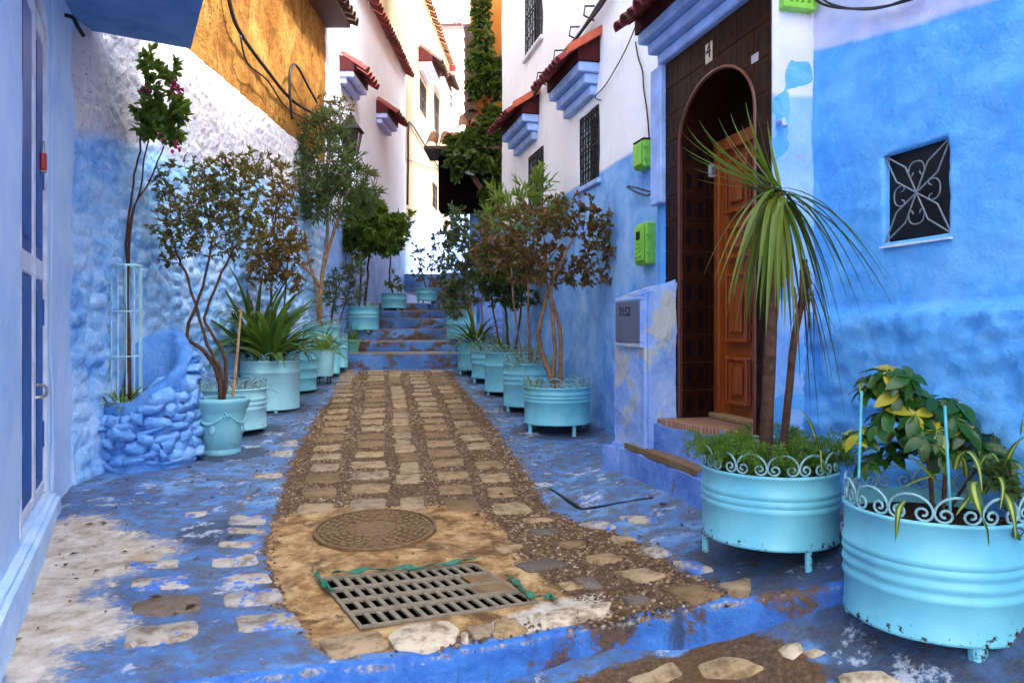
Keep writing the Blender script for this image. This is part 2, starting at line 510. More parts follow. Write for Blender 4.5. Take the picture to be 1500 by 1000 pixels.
blue = m.mix(m.math('MULTIPLY', wear, .8), blue, grime)
shade_damp = m.map(m.math('ADD', m.attr('m_shade_damp'), m.math('MULTIPLY', m.math('SUBTRACT', n_b, .5), .7)), .35, .7, 0, .68)
blue = m.mix(shade_damp, blue, m.ramp(n_c, [(.3, (.012, .012, .016)), (.7, (.05, .055, .075))]))
pale = m.map(m.math('ADD', m.noise(4.5, 8, .7), m.math('MULTIPLY', n_c, .15)), .66, .72)
blue = m.mix(m.math('MULTIPLY', pale, .8), blue, (.48, .52, .60))
gravel = m.ramp(n_c, [(.25, (.03, .017, .008)), (.5, (.10, .055, .025)), (.75, (.22, .13, .062))])
gravel = m.mix(m.map(n_a, .4, .65, 0, .6), gravel, (.14, .065, .022))
tan = m.ramp(n_b, [(.30, (.14, .062, .018)), (.46, (.32, .165, .055)), (.62, (.54, .35, .15)), (.8, (.66, .50, .28))])
tan = m.mix(m.map(m.noise(5, 7, .7, dist=.8), .50, .62, 0, .85), tan, (.095, .040, .010))
cream = m.ramp(n_b, [(.28, (.25, .18, .11)), (.45, (.48, .40, .31)), (.7, (.70, .64, .56))])
cream = m.mix(m.map(n_a, .56, .66, 0, .6), cream, (.45, .30, .14))
def edge(a, n, k=.9, lo=.42, hi=.58): return m.map(m.math('ADD', m.attr(a), m.math('MULTIPLY', m.math('SUBTRACT', n, .5), k)), lo, hi)
nn = m.math('ADD', m.math('MULTIPLY', n_b, .6), m.math('MULTIPLY', n_c, .4))
c = m.mix(edge('m_path', nn), blue, gravel)
c = m.mix(edge('m_tan', nn), c, tan)
c = m.mix(edge('m_cream', nn, 1.2, .34, .64), c, cream)
fb = m.ramp(m.math('ADD', m.math('MULTIPLY', n_a, .5), m.math('MULTIPLY', n_b, .5)), [(.3, (.012, .05, .20)), (.42, (.028, .12, .42)), (.56, (.055, .21, .58)), (.66, (.14, .34, .66)), (.78, (.30, .48, .72))])
bare = m.math('ADD', m.noise(2.4, 6, .6), m.math('MULTIPLY', n_c, .2))
px_, py_, pz_ = m.sep(m.pos())
bare = m.map(m.math('ADD', bare, m.math('SUBTRACT', m.map(px_, -.1, .30, -.14, .10), m.map(px_, .62, .80, 0, .12))), .60, .66)
fb = m.mix(bare, fb, m.ramp(n_c, [(.3, (.05, .03, .02)), (.7, (.15, .09, .06))]))
c = m.mix(edge('m_face', nn, .8), c, fb)
ew = m.map(m.math('ADD', m.math('MULTIPLY', m.attr('m_edge'), .30), m.math('ADD', m.math('MULTIPLY', n_b, .55), m.math('ADD', m.math('MULTIPLY', n_a, .35), m.math('MULTIPLY', n_c, .2)))), .80, .88)
c = m.mix(m.math('MULTIPLY', ew, .9), c, m.ramp(n_c, [(.3, (.07, .05, .04)), (.5, (.22, .19, .17)), (.7, (.42, .42, .46))]))
drip = m.map(m.noise(9, 5, .6, vec=m.scaled(m.pos(), 1, 1, .12)), .55, .68)
c = m.mix(m.math('MULTIPLY', m.math('MULTIPLY', drip, m.attr('m_face')), .75), c, (.035, .028, .03))
m.col(c)
h = m.math('ADD', m.math('MULTIPLY', n_c, .6), m.math('MULTIPLY', n_d, .35)); h = m.math('ADD', h, n_b)
m.bump(h, .8, .012)
m.put(m.b.inputs['Roughness'], m.map(n_a, .3, .7, .5, .85))
PAVEMAT = m.m
paving = part('street_paving', me, PAVEMAT, kind='structure')

# lower road in front of the kerb
nx2, ny2 = 260, 120
xs2 = np.linspace(-4.5, 4.5, nx2)
Yl = (-4 + (kerbY(xs2)+.12+4)[None, :]*(np.linspace(0, 1, ny2)**.45)[:, None])
Xl = np.repeat(xs2[None, :], ny2, 0)
Zl = zlow(np.clip(Xl, -3, 2), Yl) + 1.2*gbump(Xl+7, Yl) 
idl = np.arange(Xl.size).reshape(Xl.shape)
Ql = np.stack([idl[:-1, :-1], idl[:-1, 1:], idl[1:, 1:], idl[1:, :-1]], -1)
DIRT_PX = [(800, 1005), (930, 965), (1050, 925), (1110, 920), (1190, 955), (1215, 1005), (1300, 1100), (700, 1100)]
me = np_mesh('road', np.stack([Xl, Yl, Zl], -1).reshape(-1, 3), Ql.reshape(-1, 4),
             dict(m_path=mask(DIRT_PX, Xl, Yl, .08, zlow), m_tan=np.zeros(Xl.size), m_cream=np.zeros(Xl.size), m_face=np.zeros(Xl.size), m_shade_damp=shade_damp_mask(Xl, Yl, ((1.30, 2.40, .36), (1.35, 2.1, .2)))))
road = part('lower_road', me, PAVEMAT, kind='structure')

gm = NT('bare_earth', .9, .1); gm.col(gm.ramp(gm.noise(.6, 5), [(.3, (.12, .10, .09)), (.7, (.26, .23, .2))])); gm.bump(gm.noise(5, 5), .4, .05)
part('ground', MB().add([(-300, -300, -2.2), (300, -300, -2.2), (300, 300, -2.2), (-300, 300, -2.2)], [(0, 1, 2, 3)]), gm.m, kind='structure')

# ------------------------------------------------------------------ stone slabs let into the path
def stone_mat(name, stops, blue=0.):
    m = NT(name, .7, .3)
    r = m.n('ShaderNodeObjectInfo').outputs['Random']
    c = m.ramp(r, stops)
    n = m.noise(16, 6, .65); n2 = m.noise(90, 4)
    c = m.mix(m.map(n, .42, .66, 0, .75), c, (.13, .070, .030)); c = m.mix(m.map(n2, .55, .75, 0, .35), c, (.50, .40, .28))
    if blue: c = m.mix(m.map(m.noise(7, 7, .7), .62-blue*.2, .68-blue*.2), c, (.06, .17, .52))
    m.col(c); m.bump(m.math('ADD', n, m.math('MULTIPLY', n2, .5)), .6, .008)
    return m.m
M['slab'] = stone_mat('path_stone', [(0, (.21, .125, .055)), (.3, (.33, .215, .105)), (.55, (.42, .29, .16)), (.8, (.31, .235, .155)), (1, (.46, .31, .15))])
M['slab_blue'] = stone_mat('chalky_stone', [(0, (.40, .34, .26)), (.5, (.52, .45, .36)), (1, (.44, .39, .34))], .45)
M['slab_dark'] = stone_mat('dark_stone', [(0, (.10, .085, .075)), (1, (.17, .13, .10))])
M['slab_cream'] = stone_mat('cream_stone', [(0, (.58, .46, .30)), (1, (.68, .56, .40))])
SLABS = []
def slab(poly, mat, h=.010, f=gz, par=None, ch=.006, jit=.006):
    P = [Vector(p).to_2d() for p in poly]
    if sum(P[i].x*P[(i+1) % len(P)].y-P[(i+1) % len(P)].x*P[i].y for i in range(len(P))) < 0: P.reverse()
    out = []
    for i in range(len(P)):
        a, b = P[i], P[(i+1) % len(P)]
        out.append(a.lerp(b, .10)); 
        if (b-a).length > .07: out.append(a.lerp(b, .5)+Vector((random.uniform(-jit, jit), random.uniform(-jit, jit))))
        out.append(a.lerp(b, .90))
    P = out; n = len(P); c = sum(P, Vector((0, 0)))/n
    cz = float(f(c.x, c.y))
    vs = []
    for lift, ins in ((-.03, 0), (h-ch, 0), (h, ch*1.3)):
        for p in P:
            q = p+(c-p)*(ins/max((c-p).length, .02))
            vs.append((q.x-c.x, q.y-c.y, float(f(q.x, q.y))-cz+lift))
    vs.append((0, 0, h+random.uniform(0, .002)))
    fs = [(i, (i+1) % n, n+(i+1) % n, n+i) for i in range(n)] + [(n+i, n+(i+1) % n, 2*n+(i+1) % n, 2*n+i) for i in range(n)] + \
         [(2*n+i, 2*n+(i+1) % n, 3*n) for i in range(n)]
    SLABS.append([tuple(p) for p in P])
    return part('stone_slab', MB().add(vs, fs), mat, par or paving, loc=(c.x, c.y, cz), angle=50)

cols = [(-1.09, 4.19, -.190, .092), (-.817, 4.24, -.171, .097), (-.552, 4.19, -.174, .066), (-.289, 4.24, -.173, .096), (-.035, 4.28, -.167, .085)]
pd = Vector((-.172, 1)).normalized(); pn = Vector((1, .172)).normalized()
for ci, (x0, y0, sl_, hw) in enumerate(cols):
    Y = 4.02 + (.02 if ci % 2 else -.03)
    while Y < 10.1:
        L = random.uniform(.175, .215) if ci != 2 else random.uniform(.22, .30)
        g = .30 if ci != 2 else L+.025
        if random.random() > .02:
            cx_ = x0+sl_*(Y+L/2-y0)+random.uniform(-.014, .014); w = hw*random.uniform(.98, 1.16)
            cc = Vector((cx_, Y+L/2)); q = random.uniform(-.012, .012)
            P = [cc-pn*w-pd*L/2, cc+pn*w-pd*(L/2-q), cc+pn*(w+q)+pd*L/2, cc-pn*w+pd*(L/2+q)]
            slab([p+Vector((random.uniform(-.008, .008), random.uniform(-.008, .008))) for p in P], M['slab'] if random.random() > .03 else M['slab_dark'], random.uniform(.003, .008))
        Y += g*random.uniform(.96, 1.04)
Z2 = lambda L: [(x/2, 500+y/2) for x, y in L]
Z6 = lambda L: [(380+x/2.885, 720+y/2.885) for x, y in L]
Z7 = lambda L: [(700+x/3.333, 650+y/3.333) for x, y in L]
for L in [[(675,510),(790,515),(775,540),(665,540)], [(665,550),(780,553),(770,568),(668,565)], [(640,593),(760,590),(755,607),(640,605)], [(618,632),(750,625),(760,655),(620,663)],
          [(645,685),(785,678),(800,705),(650,712)], [(655,740),(815,722),(830,765),(660,780)], [(685,808),(860,793),(885,835),(700,858)], [(420,605),(510,600),(515,618),(430,620)],
          [(370,648),(525,640),(520,665),(365,672)], [(380,702),(550,688),(558,722),(385,735)], [(375,845),(575,820),(580,860),(540,880),(360,908)], [(540,503),(612,495),(600,512),(545,517)],
          [(820,295),(870,288),(875,305),(825,305)], [(790,322),(860,318),(855,338),(790,338)], [(740,390),(830,385),(825,402),(742,405)]]:
    slab(gpoly(Z2(L)), M['slab_blue'], .007)
slab(gpoly(Z2([(385, 770), (470, 745), (590, 745), (585, 790), (480, 808), (390, 800)])), M['slab_dark'], .006)
for L in [[(245,628),(508,592),(552,660),(302,706)], [(540,615),(605,572),(800,555),(848,592),(830,640),(702,676),(575,668)], [(852,606),(880,602),(885,640),(852,640)],
          [(870,577),(985,562),(980,608),(907,624)], [(992,552),(1080,542),(1142,590),(988,618)], [(1128,536),(1196,517),(1150,553)], [(1182,556),(1220,512),(1330,487),(1340,560),(1195,583)], [(1336,486),(1490,472),(1470,520),(1346,560)]]:
    slab(gpoly(Z6(L)), M['slab_cream'] if L[0][0] in (540, 852, 1182, 1336, 1128) else M['slab'], .012)
for L, k in [([(75,515),(215,492),(225,505),(130,540)], 'slab'), ([(170,595),(370,568),(455,600),(250,635)], 'slab_dark'), ([(380,485),(520,475),(530,492),(440,515)], 'slab'), ([(525,550),(650,530),(715,560),(600,592),(530,575)], 'slab'),
          ([(650,630),(800,605),(930,640),(800,685)], 'slab'), ([(640,462),(740,452),(770,465),(680,488)], 'slab'), ([(780,510),(880,500),(955,535),(870,555)], 'slab_blue'), ([(940,575),(1060,570),(1160,615),(1070,632)], 'slab_blue'),
          ([(1165,690),(1330,655),(1333,735),(1240,745)], 'slab'), ([(880,705),(1080,690),(1200,745),(1040,785)], 'slab'), ([(210,370),(350,362),(370,378),(270,390)], 'slab'), ([(480,395),(600,380),(680,415),(640,425)], 'slab_blue'),
          ([(680,365),(830,360),(885,385),(760,395)], 'slab_blue'), ([(380,690),(460,680),(520,710),(430,720)], 'slab'), ([(470,665),(560,655),(620,705),(510,710)], 'slab_dark'), ([(120,295),(230,290),(270,325),(170,345)], 'slab'),
          ([(240,425),(390,415),(410,440),(290,452)], 'slab_dark'), ([(690,755),(810,740),(850,790),(740,800)], 'slab_dark')]:
    slab(gpoly(Z7(L)), M[k], .010)
for L, k in [([(1020,972),(1060,958),(1095,962),(1122,976),(1085,992),(1032,990)], 'slab'), ([(915,992),(985,968),(1003,985),(950,1006)], 'slab'), ([(1138,947),(1150,938),(1172,936),(1178,950),(1162,964),(1146,958)], 'slab_cream'),
             ([(1172,952),(1196,945),(1212,953),(1190,962)], 'slab_cream'), ([(1225,988),(1290,980),(1330,1004),(1236,1012)], 'slab_cream')]:
    slab(gpoly(L, zlow), M[k], .005, lambda x, y: zlow(x, y)+1.2*gbump(np.asarray(x)+7, y), road)

# ------------------------------------------------------------------ pebbles packed between the slabs
def pebble_field(name, P, size, zf, par, mat):
    k = 6
    ang = np.arange(k)*2*PI/k
    T = np.concatenate([np.stack([np.cos(ang), np.sin(ang), np.full(k, -.5)], -1), np.stack([np.cos(ang+.5)*.78, np.sin(ang+.5)*.78, np.full(k, .38)], -1), [[0, 0, .62]]])
    tri = []
    for i in range(k):
        j = (i+1) % k
        tri += [(i, j, k+i), (j, k+j, k+i), (k+i, k+j, 2*k)]
    tri = np.array(tri)
    n = len(P)
    S = size*rng.uniform(.6, 1.35, (n, 1, 1))*np.concatenate([rng.uniform(.7, 1.2, (n, 1, 2)), rng.uniform(.5, .9, (n, 1, 1))], -1)
    a = rng.uniform(0, 2*PI, n); ca, sa = np.cos(a)[:, None], np.sin(a)[:, None]
    L = T[None]*S*rng.uniform(.85, 1.15, (n, len(T), 3))
    V = np.stack([L[..., 0]*ca-L[..., 1]*sa+P[:, None, 0], L[..., 0]*sa+L[..., 1]*ca+P[:, None, 1], L[..., 2]+zf(P[:, 0], P[:, 1])[:, None]], -1)
    q = tri[None]+(np.arange(n)*len(T))[:, None, None]
    me = np_mesh(name, V.reshape(-1, 3), q.reshape(-1, 3), dict(var=np.repeat(rng.random(n), len(T))))
    return part(name, me, mat, par, kind='stuff')
pm = NT('pebbles', .6, .35)
pc = pm.ramp(pm.attr('var'), [(0, (.035, .018, .009)), (.35, (.12, .065, .028)), (.65, (.22, .13, .058)), (.88, (.32, .21, .11)), (1, (.50, .40, .28))])
pm.col(pm.mix(pm.map(pm.noise(2, 4), .4, .65, 0, .5), pc, (.075, .036, .014))); pm.bump(pm.noise(120, 3), .3, .003)
pp = gpoly(PATH_PX); tp = gpoly(TAN_PX); drp = DRAIN
def scatter(x0, x1, y0, y1, sp):
    X, Y = np.meshgrid(np.arange(x0, x1, sp), np.arange(y0, y1, sp))
    return (X+rng.uniform(-.45, .45, X.shape)*sp).ravel(), (Y+rng.uniform(-.45, .45, Y.shape)*sp).ravel()
PX, PY = [], []
for y0, y1, sp in ((2.4, 5.2, .017), (5.2, 7.2, .022), (7.2, 10.3, .033)):
    a, b = scatter(-2.4, 1.1, y0, y1, sp); PX.append(a); PY.append(b)
PX = np.concatenate(PX); PY = np.concatenate(PY)
sd = sdist(pp, PX, PY)
keep = (sd < rng.normal(-.01, .035, len(PX))) & (sdist(tp, PX, PY) > rng.normal(0, .03, len(PX)))
keep |= (sd < .22) & (rng.random(len(PX)) < .10) & (PY > 4.1)
PX, PY = PX[keep], PY[keep]
for P in SLABS:
    ax = [p[0] for p in P]; ay = [p[1] for p in P]
    near = np.where((PX > min(ax)-.02) & (PX < max(ax)+.02) & (PY > min(ay)-.02) & (PY < max(ay)+.02))[0]
    if len(near):
        bad = near[sdist(P, PX[near], PY[near]) < -.002]
        k = np.ones(len(PX), bool); k[bad] = False; PX, PY = PX[k], PY[k]
PS = np.stack([PX, PY], -1)
pebble_field('pebbles', PS, (.0078+.0040*sstep(5, 8, PY))[:, None, None], lambda x, y: gz(x, y)+.001, paving, pm.m)
print('pebbles', len(PX))

# fallen leaves and litter blown against the walls and planters
nl = 420
lx = np.concatenate([rng.uniform(-2.5, -1.2, nl//2), rng.uniform(-.6, 1.0, nl-nl//2)]); ly = rng.uniform(2.5, 8.5, nl)
kl = (sdist(DRAIN, lx, ly) > .05) & (np.abs(lx) < 3)
lx, ly = lx[kl], ly[kl]; n_ = len(lx); la = rng.uniform(0, 2*PI, n_); ls = rng.uniform(.010, .026, n_)*np.where(rng.random(n_) < .3, 1.2, .7)
lz = gz(lx, ly)+.006
c1, s1 = np.cos(la), np.sin(la)
V_ = np.stack([np.stack([lx-c1*ls, ly-s1*ls, lz], -1), np.stack([lx+s1*ls*.45, ly-c1*ls*.45, lz+ls*.25], -1), np.stack([lx+c1*ls, ly+s1*ls, lz+ls*.1], -1), np.stack([lx-s1*ls*.45, ly+c1*ls*.45, lz+ls*.3], -1)], 1).reshape(-1, 3)
lm = NT('fallen_leaf', .8, .2); lm.col(lm.ramp(lm.attr('var'), [(0, (.03, .015, .008)), (.6, (.10, .05, .018)), (.9, (.30, .22, .06)), (1, (.5, .45, .36))]))
part('fallen_leaves', np_mesh('litter', V_, np.arange(4*n_).reshape(-1, 4), dict(var=np.repeat(rng.random(n_), 4)), False), lm.m, paving, kind='stuff')

# ------------------------------------------------------------------ drain grate with its green strap
gc = [Vector((*p, 0)) for p in DRAIN]
def gmap(u, w, dz=0.):
    """u along the kerb, w away from the camera"""
    p = gc[3].lerp(gc[2], u).lerp(gc[0].lerp(gc[1], u), w)
    return Vector((p.x, p.y, float(zg(p.x, p.y))+.012+dz))
drain_c = gmap(.5, .5)
M['grate'] = simple('cast_iron_worn', (.23, .185, .12), .55, .4, .35, 30, .5)
drain = thing('drain_grate', 'cast iron drain grate with four rows of slots in the tan patch by the kerb', 'drain grate', drain_c)
def gbar(u0, u1, w0, w1, name, lab=None, h=0., mat='grate'):
    P = [gmap(u0, w0), gmap(u1, w0), gmap(u1, w1), gmap(u0, w1)]
    c = sum(P, Vector())/4
    vs = [p+Vector((0, 0, -.010))-c for p in P]+[p+Vector((0, 0, h-.002))-c for p in P]+[p.lerp(c, .06)+Vector((0, 0, h))-c for p in P]
    fs = [(0,1,5,4),(1,2,6,5),(2,3,7,6),(3,0,4,7),(4,5,9,8),(5,6,10,9),(6,7,11,10),(7,4,8,11),(8,9,10,11)]
    return part(name, MB().add(vs, fs), M[mat], drain, loc=c-drain_c, smooth=False, label=lab)
fu, fw = .022, .035
gbar(0, 1, 0, fw, 'frame_side'); gbar(0, 1, 1-fw, 1, 'frame_side'); gbar(0, fu, fw, 1-fw, 'frame_side'); gbar(1-fu, 1, fw, 1-fw, 'frame_side')
rows = [fw, .27, .50, .735, 1-fw]
for r in range(1, 4): gbar(fu, 1-fu, rows[r]-.032, rows[r]+.032, 'rail')
for r in range(4):
    a = rows[r]+(.032 if r else 0); b = rows[r+1]-(.032 if r < 3 else 0)
    nslot = 14
    for k in range(1, nslot):
        u = fu+(1-2*fu)*k/nslot
        if r in (1, 2) and k > 11: continue
        gbar(u-.0150, u+.0150, a, b, 'cross_bar', h=-.002)
gbar(fu+(1-2*fu)*11/14, 1-fu, rows[1]+.032, rows[2]-.032, 'mortar_fill', 'crumbly pinkish mortar filling the end slots', .001, 'slab')
gbar(fu+(1-2*fu)*11.5/14, 1-fu, rows[2]+.032, rows[3]-.032, 'mortar_fill', 'crumbly pinkish mortar filling the end slots', .001, 'slab')
pit = MB()
P = [gmap(a, b) for a, b in ((0, 0), (1, 0), (1, 1), (0, 1))]
vs = [p-drain_c+Vector((0, 0, -.02)) for p in P]+[p-drain_c+Vector((0, 0, -.45)) for p in P]
pit.add(vs, [(0,1,5,4),(1,2,6,5),(2,3,7,6),(3,0,4,7),(4,5,6,7)])
part('pit', pit, M['void'], drain, smooth=False)
strap = thing('green_strap', 'torn green plastic strap lying along the edges of the drain grate', 'strap', gmap(0, 1))
for L in ([(462, 846), (468, 853), (476, 863), (486, 872)], [(486, 846), (520, 843), (560, 840), (600, 838), (640, 834), (672, 829), (696, 823)], [(742, 850), (755, 858), (765, 870), (778, 880), (795, 882), (806, 879), (815, 884)]):
    mb = MB(); vs = []; fs = []
    pts = [ground(x, y)+Vector((0, 0, .022)) for x, y in L]
    fine = []
    for i in range(len(pts)-1):
        for k in range(4): fine.append(pts[i].lerp(pts[i+1], k/4))
    fine.append(pts[-1])
    for i, p in enumerate(fine):
        d = (fine[min(i+1, len(fine)-1)]-fine[max(i-1, 0)]).normalized(); s_ = d.cross(Vector((0, 0, 1))).normalized()
        tw = .6*math.sin(i*.9+len(L)); s_ = s_*math.cos(tw)+Vector((0, 0, 1))*math.sin(tw)
        w = .011+.004*math.sin(i*1.7)
        q = p-strap.location+Vector((0, 0, .004*math.sin(i*1.3)))
        n_ = d.cross(s_)*.0015
        vs += [q-s_*w-n_, q+s_*w-n_, q+s_*w+n_, q-s_*w+n_]
        if i: b = 4*i; fs += [(b-4+k, b-4+(k+1) % 4, b+(k+1) % 4, b+k) for k in range(4)]
    fs += [(0, 1, 2, 3), tuple(len(vs)-4+k for k in (3, 2, 1, 0))]
    part('strip', mb.add(vs, fs), M['strap_green'], strap, angle=60)

# ------------------------------------------------------------------ manhole cover
a, b = ground(461, 776), ground(639, 776)
mc = (a+b)/2; mr = (b-a).length/2
M['manhole'] = simple('cast_iron_tan', (.20, .115, .048), .6, .35, .45, 40, .6)
man = thing('manhole_cover', 'round cast manhole cover with raised studs set in tan cement', 'manhole cover', (mc.x, mc.y, float(zg(mc.x, mc.y))+.004))
tilt = (math.atan(.066), 0, 0)
part('rim', MB().lathe([(mr*.95, -.02), (mr*.95, .012), (mr*.99, .012), (mr, .008), (mr, -.02)], 64), M['manhole'], man, rot=tilt)
part('cover', MB().lathe([(mr*.94, -.02), (mr*.94, .005), (mr*.35, .006), (mr*.33, .011), (0, .012)], 64), M['manhole'], man, rot=tilt)
mb = MB()
for ring, (r0, r1, n) in enumerate([(.40, .48, 14), (.51, .59, 20), (.62, .70, 26), (.73, .81, 30), (.84, .90, 36)]):
    for k in range(n):
        a0 = 2*PI*(k+.12+(ring % 2)*.5)/n; a1 = 2*PI*(k+.82+(ring % 2)*.5)/n
        P = [(mr*r*math.cos(t), mr*r*math.sin(t)) for r, t in ((r0, a0), (r1, a0), (r1, a1), (r0, a1))]
        mb.prism(P, .004, .0125, .002)
part('stud', mb, M['manhole'], man, rot=tilt, smooth=False, kind='stuff')

# ------------------------------------------------------------------ blue inspection cover by the step
P = gpoly([(803, 714), (902, 707), (958, 730), (852, 746)])
c = sum((Vector(p) for p in P), Vector((0, 0)))/4
cov = thing('inspection_cover', 'square blue painted inspection cover flush in the paving beside the door step', 'inspection cover', (c.x, c.y, float(zg(c.x, c.y))))
def sheet(P, dz, h):
    c3 = Vector((c.x, c.y, float(zg(c.x, c.y))))
    vs = [Vector((p[0], p[1], float(gz(*p))+dz))-c3 for p in P]+[Vector((p[0], p[1], float(gz(*p))+dz+h))-c3 for p in P]
    return MB().add(vs, [(0,1,2,3),(4,5,6,7),(0,1,5,4),(1,2,6,5),(2,3,7,6),(3,0,4,7)])
part('gap_frame', sheet(P, -.02, .024), M['dark'], cov, smooth=False)
part('plate', sheet([tuple(Vector(p).lerp(c, .05)) for p in P], -.02, .031), PAVEMAT, cov, smooth=False)

# ------------------------------------------------------------------ stairs
sm_ = NT('stair_paint', .6, .3)
n_a = sm_.noise(2.2, 6, .6); n_b = sm_.noise(14, 6, .65)
c = sm_.ramp(n_a, [(.32, (.035, .095, .28)), (.5, (.065, .18, .45)), (.68, (.16, .33, .60))])
brown = sm_.ramp(n_b, [(.3, (.045, .025, .02)), (.7, (.17, .10, .06))])
c = sm_.mix(sm_.map(sm_.math('ADD', sm_.noise(3.2, 6, .65, vec=sm_.scaled(sm_.pos(), 1, 1, 1.6)), sm_.math('MULTIPLY', n_b, .12)), .53, .64), c, brown)
nrm = sm_.sep(sm_.n('ShaderNodeNewGeometry').outputs['Normal'])[2]
c = sm_.mix(sm_.math('MULTIPLY', sm_.map(nrm, .25, .8), sm_.map(n_b, .3, .6, .3, .8)), c, (.20, .15, .10))
sm_.col(c); sm_.bump(n_b, .7, .01)
M['stair'] = sm_.m
stairs = bpy.data.objects.new('stairs', None); COL.objects.link(stairs); stairs['kind'] = 'structure'; stairs.location = (-1.4, 10.3, -.57)
ey = [517, 499, 481.6, 466, 454, 441, 429, 418, 408, 399]
zprev = -.62
STEPZ = []
for i, y in enumerate(ey):
    Yf = 10.3+.72*i; z = (Y0-y)*Yf/F
    x0 = -2.72 if i < 5 else -1.50-.02*(i-5); x1 = -.12 if i < 2 else -.3
    STEPZ.append((Yf, z))
    nn_ = 30; X = np.linspace(x0, x1, nn_); vs = []; prof = [(.012, zprev-.12), (.0, zprev), (-.002, z-.025), (.006, z-.006), (.022, z), (.80, z)]
    for k, (dy, zz) in enumerate(prof):
        for x in X:
            j = .012*(fbm(x*5+i*9, zz*6, seed=31)-.5)
            vs.append((x+1.4, Yf+dy-10.3+j+.02*float(vnoise(x*1.2, i*3.1, seed=9)), zz+.57+(j*.7 if k >= 2 else 0)))
    q = [(k*nn_+a, k*nn_+a+1, (k+1)*nn_+a+1, (k+1)*nn_+a) for k in range(len(prof)-1) for a in range(nn_-1)]
    part('step', np_mesh('step', np.array(vs), np.array(q)), M['stair'], stairs)
    zprev = z
Yt, zt = STEPZ[-1]
part('upper_landing', MB().box(-4, .5, Yt+.4, 32, zt-.4, zt-.004), M['stair'], kind='structure', smooth=False)
part('landing_block', MB().bbox(-2.7, -1.52, 13.55, 17.5, -.2, .45, .02), M['stair'], kind='structure', smooth=False)
# ================================================================== HOUSES
def frame(P, d): return dict(loc=(P[0], P[1], 0), rz=math.atan2(d[1], d[0]))
def tile_mesh(name, r=.055, L=.30, n=7, th=.012):
    """half-round clay tile lying along local -y (downhill), slightly tapered"""
    vs, fs = [], []
    for (y, k) in ((0, .86), (-L, 1.)):
        for rr in (r*k, r*k-th):
            for i in range(n+1):
                a = PI*i/n
                vs.append((rr*math.cos(a), y, rr*math.sin(a)))
    m = n+1
    for i in range(n):
        fs += [(i, 2*m+i, 2*m+i+1, i+1), (m+i, m+i+1, 3*m+i+1, 3*m+i), (i, i+1, m+i+1, m+i), (2*m+i, 3*m+i, 3*m+i+1, 2*m+i+1)]
    fs += [(0, m, 3*m, 2*m), (n, 2*m+n, 3*m+n, m+n)]
    return MB().add(vs, fs).mesh(name, True, 40)
M['tile_red'] = stone_mat('glazed_red_tile', [(0, (.14, .012, .018)), (.5, (.24, .02, .03)), (1, (.30, .045, .04))])
M['tile_clay'] = stone_mat('clay_tile', [(0, (.20, .065, .03)), (.5, (.28, .10, .04)), (1, (.14, .05, .03))])
M['tile_dark'] = stone_mat('dark_tile', [(0, (.05, .025, .022)), (1, (.11, .05, .04))])
TM = {r: tile_mesh('roof_tile', r, L) for r, L in ((.05, .26), (.09, .34), (.085, .5))}
def tiles(th, t0, t1, y, z, r, mat, pitch=.45, step=None, name='roof_tile', rot90=0):
    step = step or r*2.05
    n = max(2, round((t1-t0)/step))
    for k in range(n):
        me = TM[r] if TM[r].users == 0 or TM[r].materials[0] == M[mat] else None
        if me is None:
            key = (r, mat)
            if key not in TM: TM[key] = TM[r].copy(); TM[key].materials.clear()
            me = TM[key]
        part(name, me, M[mat], th, loc=(t0+(k+.5)*(t1-t0)/n, y, z+random.uniform(-.006, .006)), rot=(pitch+random.uniform(-.04, .04), 0, random.uniform(-.05, .05)))
M['salmon'] = simple('salmon_sunlit_edge', (.60, .13, .07), .7, .2, .3, 14, .4)  # sunlight on the right hood ends painted as a lighter red
M['lilac'] = simple('lilac_trim', (.48, .52, .86), .7, .2, .15, 8, .2)
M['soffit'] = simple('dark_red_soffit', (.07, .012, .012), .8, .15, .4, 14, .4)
def hood(th, t0, t1, z, prot, mat='tile_red', r=.05, bracket='blue_trim', steps=3, bh=.22, soff='soffit'):
    """small tiled hood: stepped cornice under a row of half-round tiles"""
    hb = MB()
    for k in range(steps):
        a = prot*.62*(k+1)/steps; e = .03*(steps-1-k)
        hb.bbox(t0+e, t1-e, -a, .0, z-bh+bh*k/steps, z-bh+bh*(k+1)/steps-.002, .008)
    part('cornice', hb, M[bracket], th, smooth=False)
    sb = MB(); L = {.05: .26, .09: .34, .085: .5}[r]
    n_ = math.ceil(prot/ (L*.8))
    pr = prot*.66
    sb.add([(t0-.02, 0, z), (t1+.02, 0, z), (t1+.02, -pr, z+.0), (t0-.02, -pr, z+.0), (t0-.02, 0, z+prot*.72), (t1+.02, 0, z+prot*.72), (t1+.02, -pr, z+.04+(prot-pr)*.6), (t0-.02, -pr, z+.04+(prot-pr)*.6)],
           [(3,2,1,0),(4,5,6,7),(0,1,5,4),(1,2,6,5),(2,3,7,6),(3,0,4,7)])
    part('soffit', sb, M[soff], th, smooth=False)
    pt = math.atan(.72)
    part('verge', MB().add([(t1+.022, 0, z+prot*.72), (t1+.075, 0, z+prot*.72), (t1+.075, -prot, z+.03), (t1+.022, -prot, z+.03), (t1+.022, 0, z+prot*.72+.075), (t1+.075, 0, z+prot*.72+.075), (t1+.075, -prot, z+.10), (t1+.022, -prot, z+.10)], [(3,2,1,0),(4,5,6,7),(0,1,5,4),(1,2,6,5),(2,3,7,6),(3,0,4,7)]), M['salmon' if mat == 'tile_red' else mat], th, smooth=False)
    for j in range(n_):
        y = -max(0., prot+.05-L*math.cos(pt)-j*L*.7); 
        tiles(th, t0, t1, y, z+.03+(prot+y)*.72, r, mat, pt)
